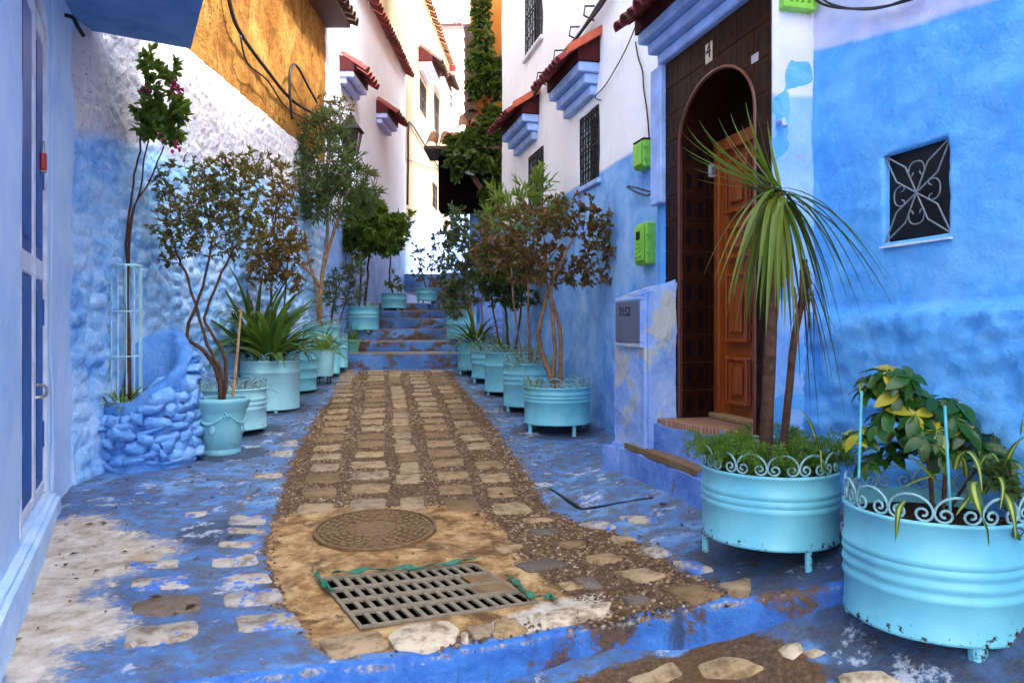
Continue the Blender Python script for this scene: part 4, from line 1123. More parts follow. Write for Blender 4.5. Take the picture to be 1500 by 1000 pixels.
# small window: dark void behind bars in a lifted diamond with scrolls
sw_ = part('window', MB().box(SW[0], SW[1], .030, .045, SW[2], SW[3]), M['dark'], DH, loc=rnl, smooth=False)
c_ = Vector(((SW[0]+SW[1])/2, .008, (SW[2]+SW[3])/2)); w2, h2 = (SW[1]-SW[0])/2, (SW[3]-SW[2])/2
M['bar'] = simple('worn_grey_iron', (.20, .23, .27), .5, .4, .35, 40, .3)
for sx in (-1, 1):
    for sz in (-1, 1):
        for k in (0, 1):
            ben = Vector((sx*w2*(.62 if k else .34), 0, sz*h2*(.34 if k else .62)))
            part('grille_bar', MB().tube([c_+Vector((sx*w2, 0, sz*h2)), c_+ben, c_], .0034, 5), M['bar'], DH, loc=rnl)
def curl(cx_, cz_, r, a0, a1, n=18): return [(cx_+r*(1-.75*i/(n-1))*math.cos(a0+(a1-a0)*i/(n-1)), c_.y, cz_+r*(1-.75*i/(n-1))*math.sin(a0+(a1-a0)*i/(n-1))) for i in range(n)]
for k in range(4):
    a = k*PI/2; R = Matrix.Rotation(a, 3, 'Y'); r = .040; rr = (h2 if k % 2 == 0 else w2)*.56
    r = .036; L = [(-.45*r, rr-.5*r), (-.62*r, rr-.85*r), (-1.0*r, rr-.8*r), (-1.1*r, rr-.3*r), (-.9*r, rr+.25*r), (-.5*r, rr+.55*r), (0, rr+.62*r), (.5*r, rr+.55*r), (.9*r, rr+.25*r), (1.1*r, rr-.3*r), (1.0*r, rr-.8*r), (.62*r, rr-.85*r), (.45*r, rr-.5*r)]
    part('grille_scroll', MB().tube(smooth_pts([c_+R @ Vector((x, 0, z)) for x, z in L], 3), .0028, 5), M['bar'], DH, loc=rnl)
part('sill', rough_box(SW[0]-.03, SW[1]+.03, -.012, .10, SW[2]-.035, SW[2]-.002, .02, .004, 3), M['white_trim'], DH, loc=rnl)

q = [DH.matrix_basis @ Vector((0,0,0))]
class _Q: pass
for i, (L, r_) in enumerate((([(1193, -6), (1200, 4), (1222, 11), (1260, 13), (1300, 9), (1345, -4)], .006), ([(1196, -10), (1212, 4), (1240, 12), (1275, 14), (1310, 6), (1340, -8)], .005))):
    pts = []
    for x, y in L:
        t_, z_ = onwall(RN, x, y, -.03-.012*i); c__, s__ = math.cos(RN.rotation_euler[2]), math.sin(RN.rotation_euler[2]); pts.append(Vector((NB.x+c__*t_-s__*(-.03-.012*i), NB.y+s__*t_+c__*(-.03-.012*i), z_)))
    cable('wall_cable', ('upper' if i == 0 else 'lower')+' black cable sagging across the top of the bright blue wall', smooth_pts(pts), r_)
# tiles of the doorway
tm_ = NT('brown_wall_tile', .45, .10)
o_ = tm_.obj(); ox, oy, oz = tm_.sep(o_)
TS = .158
def rect(cx_, cz_, hx, hz):
    a = tm_.map(tm_.math('ABSOLUTE', tm_.math('SUBTRACT', ox, cx_)), hx-.006, hx, 1, 0); b = tm_.map(tm_.math('ABSOLUTE', tm_.math('SUBTRACT', oz, cz_)), hz-.006, hz, 1, 0)
    return tm_.math('MULTIPLY', a, b)
rr = tm_.math('MAXIMUM', rect(.042, .08, .020, .045), rect(.116, .08, .020, .045))
n1 = tm_.noise(20, 5, .6)
c = tm_.ramp(tm_.n('ShaderNodeObjectInfo').outputs['Random'], [(0, (.012, .003, .002)), (.5, (.022, .006, .003)), (1, (.016, .0045, .003))])
c = tm_.mix(tm_.map(n1, .4, .7, 0, .6), c, (.032, .009, .004)); c = tm_.mix(tm_.math('MULTIPLY', rr, .85), c, (.003, .0025, .005))
tm_.col(c); tm_.bump(tm_.math('SUBTRACT', tm_.math('MULTIPLY', n1, .2), rr), .35, .004)
M['tile'] = tm_.m
M['grout'] = simple('tile_grout', (.16, .10, .08), .9, .1, .2, 20, .1)
def arch(t):
    h = OW/2; u = (t-h)/h
    return zsp+(zap-zsp)*math.sqrt(max(0, 1-u*u)) if abs(u) < 1 else -9
full_tile = MB().bbox(0, TS-.0035, -.008, .0, 0, TS-.0035, .0015).mesh('wall_tile', False); full_tile.materials.append(M['tile'])
def tile_at(t, z, par=None, loc=None, rot=(0, 0, 0)): return part('wall_tile', full_tile, M['tile'], DH, loc=(t, -.006, z) if loc is None else loc, rot=rot)
back = MB()
nseg = 40
for i in range(nseg):
    a = FL+(FR-FL)*i/nseg; b = FL+(FR-FL)*(i+1)/nseg
    lo = max(arch(a+1e-4), arch(b-1e-4), arch((a+b)/2))
    back.box(a, b, -.005, .001, max(zfl, lo) if lo > 0 else zfl, ztop)
part('grout_bed', back, M['grout'], DH, smooth=False)
t = FL
ti = []
while t < FR-.01: ti.append(t); t += TS
zi = [ztop-TS*(k+1) for k in range(14)]
for t in ti:
    for z in zi:
        tb = min(t+TS-.0035, FR); zt = z+TS-.0035
        if zt < zfl: continue
        z_lo = max(z, zfl)
        samples = [t+(tb-t)*k/8 for k in range(9)]
        A = [arch(s) for s in samples]
        if all(a >= zt for a in A): continue
        if all(a <= z_lo for a in A) and tb == t+TS-.0035 and z_lo == z:
            if t >= OW or t+TS <= 0 or z >= zsp or True:
                ok = not any(0 < s < OW and z < zsp for s in samples)
                if ok: tile_at(t, z); continue
        mb = MB()
        for k in range(8):
            a, b = samples[k], samples[k+1]; m_ = (a+b)/2
            inside = 0 < m_ < OW
            lo = max(z_lo, arch(m_)) if inside else z_lo
            if inside and a < 0: a = 0.
            if lo < zt-.004: mb.box(a-t, b-t, -.008, 0, lo-z, zt-z)
        if mb.f: part('wall_tile', mb, M['tile'], DH, loc=(t, -.006, z), smooth=False)
# jambs lined with the same tiles, arch soffit, beading
for side, t in ((1, 0.), (-1, OW)):
    part('jamb_bed', MB().box(t-.002 if side < 0 else t-.02, t+.02 if side < 0 else t+.002, 0, DEP, zfl, zsp), M['grout'], DH, smooth=False)
    for z in [zfl+.002+TS*k for k in range(10)]:
        for y in (.002, .002+TS):
            w = min(TS, DEP-y)-.0035; hh = min(TS-.0035, zsp-z)
            if w < .02 or hh < .02: continue
            part('jamb_tile', full_tile if (w > TS-.004 and hh > TS-.005) else MB().box(0, w, -.008, 0, 0, hh), M['tile'], DH, loc=(t+side*.003, y if side > 0 else y+w, z), rot=(0, 0, side*PI/2), smooth=False)
sf = MB(); vs, fs = [], []
for i in range(33):
    a = PI*i/32; x = OW/2-OW/2*math.cos(a); z = zsp+(zap-zsp)*math.sin(a)
    vs += [(x, -.004, z), (x, DEP, z), (x*1.0+(.0), DEP, z+.06), (x, -.004, z+.06)]
    if i: b = 4*i; fs += [(b-4, b-3, b+1, b), (b-3, b-2, b+2, b+1), (b-2, b-1, b+3, b+2), (b-1, b-4, b, b+3)]
part('arch_soffit', sf.add(vs, fs), M['tile'], DH)
bead = [(0.0, -.012, z) for z in np.linspace(zfl, zsp, 12)]+[(OW/2-OW/2*math.cos(a), -.012, zsp+(zap-zsp)*math.sin(a)) for a in np.linspace(.1, PI-.1, 26)]+[(OW, -.012, z) for z in np.linspace(zsp, zfl, 12)]
part('arch_bead', MB().tube(bead, .011, 6), simple('dark_red_bead', (.12, .03, .02), .35, .5), DH)
# wooden door
wd = NT('reddish_wood', .38, .45)
p = wd.scaled(wd.pos(), 26, 26, 1.6); n1 = wd.noise(1.4, 6, .65, vec=p, dist=1.2); n2 = wd.noise(4, 4)
wd.col(wd.mix(wd.map(n2, .4, .7, 0, .4), wd.ramp(n1, [(.25, (.13, .022, .003)), (.5, (.33, .060, .006)), (.8, (.46, .11, .012))]), (.20, .05, .01))); wd.bump(n1, .25, .004)
M['wood'] = wd.m
fr = MB(); y0, y1 = DEP-.06, DEP
for a in ((.010, .07, zfl, 1.06), (OW-.07, OW-.010, zfl, 1.06)): fr.bbox(a[0], a[1], y0, y1, a[2], a[3], .006)
part('door_frame', fr, M['wood'], DH, smooth=False)
ld = MB(); ld.box(.05, OW-.05, DEP-.025, DEP+.015, zfl+.03, .985)
dr = part('door', ld, M['wood'], DH, smooth=False)
part('door_sill', MB().bbox(.005, OW-.005, DEP-.09, DEP+.01, zfl, zfl+.03, .006), M['stake'], DH, smooth=False)
prow = [(-.42, -.16), (-.08, .30), (.38, .56), (.63, .93)]
part('arch_shade_panel', MB().box(.0, OW, DEP-.012, DEP+.012, .987, zap), M['tile'], DH, smooth=False)  # dark panel stands in for the arch shadow above the door
part('door_lintel', MB().bbox(.07, OW-.07, DEP-.06, DEP-.014, .985, 1.06, .006), M['wood'], DH, smooth=False)
for t0, t1 in ((.13, OW/2-.03), (OW/2+.03, OW-.13)):
    for a, b in prow:
        for ins, dy in ((0, .0), (.022, .012), (.055, .0)):
            pass
        mb = MB()
        mb.bbox(t0, t1, DEP-.045, DEP-.0255, a, b, .008)
        pn_ = part('panel', mb, M['wood'], dr, smooth=False)
        mb = MB().bbox(t0+.028, t1-.028, DEP-.060, DEP-.046, a+.028, b-.028, .010)
        part('raised_field', mb, M['wood'], dr, smooth=False) if False else None
        mb2 = MB()
        for k, (q0, q1, q2, q3) in enumerate(((t0, t0+.02, a, b), (t1-.02, t1, a, b), (t0+.02, t1-.02, a, a+.02), (t0+.02, t1-.02, b-.02, b))): mb2.bbox(q0, q1, DEP-.058, DEP-.046, q2, q3, .004)
        mb2.bbox(t0+.05, t1-.05, DEP-.060, DEP-.046, a+.05, b-.05, .010)
        part('moulding', mb2, M['wood'], dr, smooth=False)
# entry phone on the far jamb
ic = MB().bbox(0, .085, -.022, .0, 0, .075, .004)
t_i = .02
ip = tag(part('entry_phone', ic, M['grey_plastic'], None, loc=(0, 0, 0), smooth=False), 'small grey grilled entry phone high on the brown tiled door jamb', 'intercom')
ip.location = DH.matrix_basis @ Vector((.011, .165, .865)) if False else (Matrix.Translation(DH.location) @ Matrix.Rotation(DH.rotation_euler[2], 4, 'Z')) @ Vector((.012, .16, .86)); ip.rotation_euler = (0, 0, DH.rotation_euler[2]+PI/2)
for k in range(5): part('grille_slot', MB().box(.012, .073, -.0245, -.0215, .018+k*.010, .022+k*.010), M['iron'], ip, smooth=False)
# cornice, tiled hood, pilaster
hood(DH, FL-.10, FR+.12, ztop+.20, .24, 'tile_red', .05, bh=.20)
part('pilaster', MB().bbox(FL-.15, FL-.002, -.045, .0, .74, ztop, .008), M['blue_trim'], DH, smooth=False)
def text_mesh(s, size, ext=.0015):
    cu = bpy.data.curves.new('txt', 'FONT'); cu.body = s; cu.size = size; cu.extrude = ext; cu.align_x = 'CENTER'; cu.align_y = 'CENTER'
    o = bpy.data.objects.new('txt', cu); COL.objects.link(o)
    bpy.context.view_layer.update()
    me = bpy.data.meshes.new_from_object(o.evaluated_get(bpy.context.evaluated_depsgraph_get()))
    bpy.data.objects.remove(o); me.materials.clear(); return me
t, z = onwall(DH, 1042.5, 78)
pl = part('number_plate', MB().bbox(t-.036, t+.036, -.018, -.0145, z-.052, z+.052, .001), M['plate'], DH, smooth=False)
part('number', text_mesh('4', .105), M['ink'], pl, loc=(t, -.0185, z+.008), rot=(PI/2, 0, 0), scale=(1.0, 1.1, 1))
t, z = onwall(DH, 1110, 86)
part('sticker', MB().bbox(t-.03, t+.03, -.0165, -.0145, z-.02, z+.02, .0005), M['grey_plastic'], DH, smooth=False)
# green barred window high on the return wall
gw = MB(); gx0, gx1, gz0, gz1 = .03, .20, 1.44, 1.95
for a in ((gx0, gx0+.03, gz0, gz1), (gx1-.03, gx1, gz0, gz1), (gx0+.03, gx1-.03, gz0, gz0+.03), (gx0+.03, gx1-.03, gz1-.03, gz1)): gw.bbox(a[0], a[1], -.05, .0, a[2], a[3], .005)
gwp = part('window', gw, M['green_plastic'], DH, loc=(FR+.002, 0, 0), rot=(0, 0, PI/2), smooth=False, label='bright green barred window frame high beside the doorway')
part('pane', MB().box(gx0+.03, gx1-.03, -.02, -.012, gz0+.03, gz1-.03), M['green_plastic'], gwp, smooth=False)
bar = MB().bbox(-.008, .008, -.045, -.025, gz0+.03, gz1-.03, .003).mesh('bar', False)
for k in range(3): part('bar', bar, M['green_plastic'], gwp, loc=(gx0+.03+(gx1-gx0-.06)*(k+1)/4, 0, 0))
part('pipe_stub', MB().tube([(.025, -.01, .93), (.025, -.05, .93), (.025, -.06, .90)], .014, 6), M['blue_trim'], DH, loc=(FR+.002, 0, 0), rot=(0, 0, PI/2))

# meter pillar in front of the facade
M['pillar'] = wall_paint('peeling_pillar', lower=((.26, .42, .80), (.46, .58, .88), (.16, .30, .72)), bound=(0, 0, 1, -9), b1=(22, .8, .02), chips=1.5, chipc=(.46, .50, .52))
PL = thing('meter_pillar', 'peeling pale blue pillar beside the doorway holding a grey meter door', 'pillar', (DA.x, DA.y, -1.05), DH.rotation_euler[2])
part('body', rough_box(-.50, -.015, -.215, -.002, -.15, 1.28, .022, .014, 33, lambda x, y: .10*(x+.26)+.28*(y+.10)), M['pillar'], PL)
part('foot', rough_box(-.56, -.03, -.275, -.02, -.15, .14, .03, .03, 35), M['pillar'], PL)
t0, z1 = onwall(PL, 904.5, 443, -.222); t1, _ = onwall(PL, 939, 443, -.222); _, z0 = onwall(PL, 904.5, 500, -.222)
md = part('meter_door', MB().bbox(t0, t1, -.236, -.216, z0, z1, .003), M['slate'], PL, smooth=False)
part('number', text_mesh('2152', .075), M['ink'], md, loc=((t0+t1)/2-.03, -.2365, z1-.062), rot=(PI/2, 0, 0), scale=(1.15, 1, 1))
fr = MB()
for a in ((t0-.02, t0-.001, z0, z1), (t1+.001, t1+.02, z0, z1), (t0-.02, t1+.02, z1+.001, z1+.022), (t0-.02, t1+.02, z0-.03, z0-.001)): fr.bbox(a[0], a[1], -.232, -.20, a[2], a[3], .004)
part('meter_frame', fr, M['pillar'], PL, smooth=False)

# door steps
M['step_blue'] = wall_paint('blue_step_paint', lower=((.12, .25, .64), (.26, .40, .78), (.07, .15, .46)), bound=(0, 0, 1, -9), b1=(22, .8, .02), chips=.9, chipc=(.16, .17, .24))
ST = thing('door_step', 'blue painted steps with worn brown tops below the arched doorway', 'steps', (.9, 4.1, -1.05))
def wl(P): return [(p[0]-.9, p[1]-4.1) for p in P]
def rough_prism(P, z0, z1, res, amp, seed):
    bm = bmesh.new(); n = len(P)
    V = [bm.verts.new((x, y, z0)) for x, y in P]; U = [bm.verts.new((x, y, z1)) for x, y in P]
    bm.faces.new(V[::-1]); bm.faces.new(U)
    for i in range(n): bm.faces.new((V[i], V[(i+1) % n], U[(i+1) % n], U[i]))
    bmesh.ops.recalc_face_normals(bm, faces=bm.faces[:])
    bmesh.ops.bevel(bm, geom=[e for e in bm.edges if e.verts[0].co.z > z1-.01 and e.verts[1].co.z > z1-.01], offset=.025, segments=2, affect='EDGES')
    bmesh.ops.triangulate(bm, faces=bm.faces[:])
    for _ in range(6):
        e = [e for e in bm.edges if e.calc_length() > res*1.6]
        if not e: break
        bmesh.ops.subdivide_edges(bm, edges=e, cuts=1); bmesh.ops.triangulate(bm, faces=[f for f in bm.faces if len(f.verts) > 3])
    bm.normal_update(); C = np.array([v.co[:] for v in bm.verts])
    d = amp*2*(fbm(C[:, 0]*6, C[:, 1]*6, C[:, 2]*6, seed=seed)-.5)+amp*.8*(fbm(C[:, 0]*24, C[:, 1]*24, C[:, 2]*24, seed=seed+5)-.5)
    for v, q in zip(bm.verts, d): v.co += v.normal*q
    mb = MB(); mb.bm(bm); return mb
low_P = [(.565, 4.66), (.648, 4.55), (.76, 4.12), (.868, 3.68), (.90, 3.56), (1.10, 3.60), (1.05, 4.66)]
up_P = [(.74, 4.52), (.79, 4.30), (.90, 4.02), (.985, 3.86), (1.06, 3.76), (1.18, 3.60), (1.24, 3.62), (1.22, 4.5)]
part('lower_step', rough_prism(wl(low_P), -.2, .35, .03, .012, 51), M['step_blue'], ST)
part('upper_step', rough_prism(wl(up_P), -.2, .528, .03, .012, 53), M['step_blue'], ST)
part('step_stone', MB().prism(wl([(.672, 4.50), (.885, 3.66), (.965, 3.63), (.90, 3.98), (.80, 4.30), (.775, 4.50)]), .33, .364, .006), M['slab'], ST, smooth=False)
tf = NT('terracotta_floor', .6, .3)
bk = tf.n('ShaderNodeTexBrick'); tf.put(bk.inputs['Vector'], tf.pos()); bk.inputs['Scale'].default_value = 14; bk.inputs['Color1'].default_value = (.34, .13, .06, 1); bk.inputs['Color2'].default_value = (.26, .10, .05, 1); bk.inputs['Mortar'].default_value = (.40, .30, .22, 1); bk.inputs['Mortar Size'].default_value = .03
tf.col(bk.outputs['Color']); tf.bump(tf.noise(40, 4), .4, .004); M['terracotta'] = tf.m
wloc = lambda t, y: ((Matrix.Translation(DH.location) @ Matrix.Rotation(DH.rotation_euler[2], 4, 'Z')) @ Vector((t, y, 0))).to_2d()
fp = [(.80, 4.36), (.815, 4.28), (.91, 4.03), (1.0, 3.87), (1.065, 3.79), tuple(wloc(OW, .02)), tuple(wloc(OW, DEP)), tuple(wloc(0, DEP)), tuple(wloc(0, .0)), (.86, 4.36)]
part('floor_tile', MB().prism(wl(fp), .50, 1.05+zfl-.0005, .003), M['terracotta'], ST, smooth=False)
# ================================================================== PLANTERS
def teal(name, rust=.5, c0=(.13, .46, .58), c1=(.21, .58, .66)):
    m = NT(name, .38, .45)
    o = m.obj(); x, y, z = m.sep(o)
    n1 = m.noise(5, 5, .6); n2 = m.noise(38, 6, .7); n3 = m.noise(9, 6, .65, vec=m.scaled(m.pos(), 3, 3, .5))
    c = m.ramp(n1, [(.3, c0), (.7, c1)])
    c = m.mix(m.map(n3, .55, .8, 0, .35), c, (.16, .42, .50))
    low = m.map(z, .20, .07, 0, 1)
    k = m.map(m.math('ADD', m.math('MULTIPLY', low, .26*rust+.05), m.math('ADD', m.math('MULTIPLY', n2, .75), m.math('MULTIPLY', n1, .25))), .70, .75)
    c = m.mix(m.map(m.math('ADD', m.math('MULTIPLY', low, .25*rust), n1), .62, .85, 0, .5), c, (.22, .34, .22))
    c = m.mix(k, c, m.ramp(n2, [(.5, (.045, .022, .014)), (.8, (.012, .01, .01))]))
    m.col(c); m.bump(m.math('ADD', m.noise(7, 4), m.math('MULTIPLY', n2, .15)), .25, .01)
    return m.m
M['teal'] = teal('turquoise_enamel', .52); M['teal_clean'] = teal('turquoise_paint', .25); M['teal_pale'] = teal('pale_turquoise_paint', .3, (.30, .62, .68), (.40, .72, .76))
M['ring_white'] = simple('chalky_turquoise_iron', (.24, .43, .46), .5, .4, .3, 40, .3)
RING = {}
def scroll_mesh(R, n=14, Ht=.075):
    k = (round(R, 3), n)
    if k in RING: return RING[k]
    w = 2*PI*R/n*.49; L = []
    cx_, cz_, rs_ = w*.56, Ht*.30, w*.44
    N = 15
    for i in range(N):
        a = PI+(N-1-i)/(N-1)*2.6*PI; r = rs_*(.22+.78*i/(N-1))
        L.append((-cx_+r*math.cos(a), cz_+r*math.sin(a)*.95))
    for i in range(1, 12):
        a = PI-PI*i/12; L.append((w*math.cos(a), cz_+(Ht-cz_)*math.sin(a)))
    for i in range(N-1, -1, -1):
        a = PI+(N-1-i)/(N-1)*2.6*PI; r = rs_*(.22+.78*i/(N-1))
        L.append((cx_-r*math.cos(a), cz_+r*math.sin(a)*.95))
    P = [(R*math.cos(u/R), R*math.sin(u/R), z) for u, z in L]
    me = MB().tube(P, .0042, 5, cap=False).mesh('scroll', True, 180)
    RING[k] = me; return me
SOILM = MB().lathe([(0, .012), (.4, .010), (.75, .0), (1, -.004)], 40).mesh('soil')
def drum(label, px, Y, r, zrim, h, leg, mat='teal_clean', ribs=(.62, .70, .78), ring=True, nleg=4, ang=.5, name='drum_planter', legr=.016, base=None, n=14, ringm='ring_white', group='turquoise drum planters along the alley'):
    x = (px-CX)/F*Y
    z0 = zrim-h-leg
    t = thing(name, label, 'planter', (x, Y, z0), 0, group)
    prof = [(r-.012, leg+.012), (r-.002, leg), (r+.004, leg+.004), (r+.004, leg+.012), (r, leg+.018)]
    def rib(f, a=.007, w=.016):
        z = leg+h*f
        return [(r, z-w), (r+a*.7, z-w*.5), (r+a, z), (r+a*.7, z+w*.5), (r, z+w)]
    for f in ribs: prof += rib(f)
    prof += [(r, leg+h-.014), (r+.006, leg+h-.010), (r+.007, leg+h-.002), (r+.002, leg+h+.002), (r-.006, leg+h), (r-.008, leg+h-.06)]
    dm = MB().lathe([(0.001, leg+.012)]+prof, 72)
    sd_ = px*.37; C_ = np.array(dm.v); A_ = np.arctan2(C_[:, 1], C_[:, 0])
    dent = .010*(fbm(np.cos(A_)*1.6+sd_, np.sin(A_)*1.6, C_[:, 2]*5, seed=int(px))-.5)*r/.26
    dent = dent-.012*np.exp(-((np.abs(((A_-(sd_ % 6.28)+PI) % (2*PI))-PI)/.22)**2+((C_[:, 2]-leg-h*.4)/.06)**2))
    dm.v = [(x*(1+d_/r), y*(1+d_/r), z) for (x, y, z), d_ in zip(dm.v, dent)]
    part('drum', dm, M[mat], t, angle=60)
    part('soil', SOILM, M['soil'], t, loc=(0, 0, leg+h-.045), scale=(r-.007, r-.007, 1), rot=(0, 0, random.random()*6))
    lg = MB().lathe([(legr*1.15, 0), (legr, .01), (legr, leg+.012)], 10).mesh('leg')
    for k in range(nleg):
        a = ang+2*PI*k/nleg
        part('leg', lg, M[mat], t, loc=((r-legr*1.02)*math.cos(a), (r-legr*1.02)*math.sin(a), 0))
    if ring:
        sm = scroll_mesh(r-.004, n)
        for k in range(n): part('scroll', sm, M[ringm], t, loc=(0, 0, leg+h+.002), rot=(0, 0, 2*PI*k/n+.1))
    t['top'] = z0+leg+h
    return t
def top(t): return Vector((t.location.x, t.location.y, t.get('top')-.04))
P1 = drum('largest turquoise drum planter in the right foreground with rusty lower edge', 1367, 2.40, .262, -.565, .35, .065, 'teal', (.36, .47, .58, .66), nleg=3, ang=-PI/2-.02, legr=.026, n=13)
P2 = drum('turquoise drum planter with rust spots standing in front of the arched doorway', 1126, 2.93, .253, -.535, .268, .085, 'teal', (.52, .62, .72), nleg=3, ang=-1.30, legr=.013)
R1 = drum('turquoise drum planter nearest in the right row, holding the dark red bush', 816, 6.17, .270, -.478, .298, .085, 'teal_clean', (.62, .72, .82))
R2 = drum('turquoise drum planter second in the right row, just behind the red bush', 776, 7.15, .25, -.335, .40, .085, 'teal_clean', (.52, .64, .76))
R3 = drum('turquoise drum planter third in the right row along the white house', 745, 8.15, .26, -.262, .42, .06, 'teal_clean', (.66,))
R4 = drum('turquoise drum planter fourth in the right row with small grassy tufts', 722, 9.1, .26, -.28, .32, .10, 'teal_clean', (.55, .75))
R5 = drum('turquoise drum planter farthest in the right row at the foot of the stairs', 699, 9.85, .255, -.185, .36, .07, 'teal', (.6,))
R6 = drum('turquoise drum planter on the stairs behind the right row', 676, 11.2, .22, .20, .36, .05, 'teal_clean', (.6,))
LA = drum('pale turquoise drum planter with open scroll rim behind the classical urn', 339, 6.1, .272, -.485, .325, .075, 'teal_pale', (.5, .62, .74))
LB = drum('tall pale turquoise drum planter with strap leaved plant in the left row', 396, 7.2, .272, -.31, .46, .07, 'teal_pale', (.76,))
LC = drum('tall turquoise drum planter third in the left row with ribbed sides', 427, 8.3, .268, -.225, .46, .05, 'teal_clean', (.3, .52, .74))
LE = drum('high turquoise drum planter under the oleander tree on the left', 469, 9.6, .245, .02, .60, .05, 'teal_clean', (.7,))
LG = drum('turquoise drum planter at the left foot of the stairs', 483, 10.02, .235, -.155, .37, .07, 'teal_clean', (.72,), group='turquoise drum planters along the alley')
PF = drum('turquoise drum planter holding the round green tree on the stairs', 533, 11.9, .235, .345-.02, .36, .035, 'teal_clean', (.55, .7))
PG = drum('small turquoise drum planter with a thin tree, middle one of three on the stairs', 577, 13.4, .222, .61, .265, .035, 'teal_clean', (.6,), ring=False)
PH = drum('small turquoise drum planter on the concrete block, highest on the stairs', 625, 13.95, .185, .73, .225, .05, 'teal_clean', (.6,), ring=False)
# tapered tin bucket on legs
D_ = thing('tin_planter', 'small pale tapered tin planter on thin legs between the left row drums', 'planter', ((474-750)/F*8.9, 8.9, -.672))
part('bucket', MB().lathe([(.001, .10), (.10, .10), (.108, .105), (.133, .40), (.138, .402), (.138, .412), (.126, .412), (.122, .36)], 40), M['teal_pale'], D_)
part('soil', SOILM, M['soil'], D_, loc=(0, 0, .375), scale=(.123, .123, 1))
lg = MB().tube([(0, 0, 0), (0, 0, .105)], .008, 6).mesh('leg')
for k in range(4): part('leg', lg, M['iron'], D_, loc=(.09*math.cos(PI/4+k*PI/2), .09*math.sin(PI/4+k*PI/2), 0))
# small pot on the left edge of the stairs
SP = thing('flower_pot', 'little green glazed flower pot of grass at the left end of the first stair', 'flower pot', ((516-750)/F*10.75, 10.75, -.365))
part('pot', MB().lathe([(.001, 0), (.08, 0), (.11, .17), (.12, .18), (.12, .20), (.105, .20), (.10, .17)], 28), teal('green_glaze', .1, (.10, .38, .30), (.16, .46, .36)), SP)
part('soil', SOILM, M['soil'], SP, loc=(0, 0, .175), scale=(.10, .10, 1))
# classical urn
U = thing('urn_planter', 'tapered turquoise urn planter with moulded garlands next to the stone planter', 'planter', ((324-750)/F*5.4, 5.4, -.905))
part('urn', MB().lathe([(.001, 0), (.128, 0), (.134, .01), (.134, .03), (.128, .04), (.128, .05), (.136, .06), (.150, .17), (.166, .29), (.172, .315), (.180, .325), (.186, .345), (.197, .37), (.20, .385), (.197, .40), (.185, .405), (.172, .40), (.166, .36)], 64), teal('urn_paint', .3, (.17, .47, .55), (.26, .58, .63)), U, angle=60)
part('soil', SOILM, M['soil'], U, loc=(0, 0, .362), scale=(.168, .168, 1))
um = bpy.data.materials['urn_paint']
rad = lambda z: .136+(z-.06)*.13
gl = MB()
for k in range(4):
    a0 = -PI/2-.85+k*PI/2
    pts = []
    for i in range(15):
        a = a0+(PI/2-.25)*i/14; z = .285-.055*math.sin(PI*i/14); r = rad(z)+.004
        pts.append((r*math.cos(a), r*math.sin(a), z))
    part('garland', MB().tube(pts, [.005+.006*math.sin(PI*i/14) for i in range(15)], 6), um, U)
    a = a0-.125; bm = bmesh.new()
    bmesh.ops.create_icosphere(bm, subdivisions=1, radius=.016); mb = MB(); mb.bm(bm)
    for j in range(6):
        b = j*PI/3; bm = bmesh.new(); bmesh.ops.create_icosphere(bm, subdivisions=1, radius=.011)
        for v in bm.verts: v.co += Vector((0, .02*math.cos(b), .02*math.sin(b)))
        mb.bm(bm)
    r = rad(.28)+.002; part('rosette', mb, um, U, loc=(r*math.cos(a), r*math.sin(a), .285), rot=(0, 0, a))
    a = a0+(PI/2-.25)*.62; r = rad(.20)
    bm = bmesh.new(); bmesh.ops.create_icosphere(bm, subdivisions=2, radius=1)
    for v in bm.verts: v.co = Vector((v.co.x*.012, v.co.y*.018*(1.3-v.co.z*.6), v.co.z*.045))
    mb = MB(); mb.bm(bm); part('pendant', mb, um, U, loc=(r*math.cos(a), r*math.sin(a), .195), rot=(0, -.13, a))

# rubble planter against the left wall
M['stone_blue'] = wall_paint('blue_painted_stone', lower=((.17, .42, .85), (.32, .56, .90), (.10, .29, .74)), bound=(0, 0, 1, -9), b1=(26, 1.2, .03), b2=(90, .8, .006), chips=.5, chipc=(.16, .20, .34))
SPc = Vector((-2.50, 5.14)); SR = .295
zb0 = float(zg(SPc.x, SPc.y-.3))
SPL = thing('stone_planter', 'round blue painted rubble stone planter built against the left wall', 'planter', (SPc.x, SPc.y, zb0))
def ptop(a):
    f = (1+math.sin(a))/2          # 0 front .. 1 back
    r_ = max(0., math.cos(a))
    return .445+.47*f**1.7+.17*r_*(1-f*.5)
vs, fs = [], []
na = 72; prof = []
for k in range(na):
    a = 2*PI*k/na; zt = ptop(a)
    for (r, z) in ((SR+.055, -.12), (SR+.02, .10), (SR-.005, zt*.6), (SR-.02, zt-.09), (SR-.01, zt-.035), (SR-.03, zt-.008), (SR-.065, zt), (SR-.10, zt-.02), (SR-.125, zt-.16), (SR-.14, .30)):
        j = 1+.06*(fbm(a*4, z*9, seed=91)-.5)
        vs.append((r*j*math.cos(a), r*j*math.sin(a), z+.02*(float(vnoise(a*5, r*20, seed=92))-.5)))
m_ = 10
for k in range(na):
    for i in range(m_-1): fs.append((k*m_+i, ((k+1) % na)*m_+i, ((k+1) % na)*m_+i+1, k*m_+i+1))
M['mortar_blue'] = wall_paint('blue_painted_mortar', lower=((.08, .25, .62), (.18, .40, .76), (.035, .13, .42)), bound=(0, 0, 1, -9), b1=(30, 1., .02), chips=.6, chipc=(.10, .13, .22))
part('core', MB().add(vs, fs), M['mortar_blue'], SPL, angle=180)
part('soil', SOILM, M['soil'], SPL, loc=(0, 0, .40), scale=(SR-.10, SR-.10, 3))
STM = []
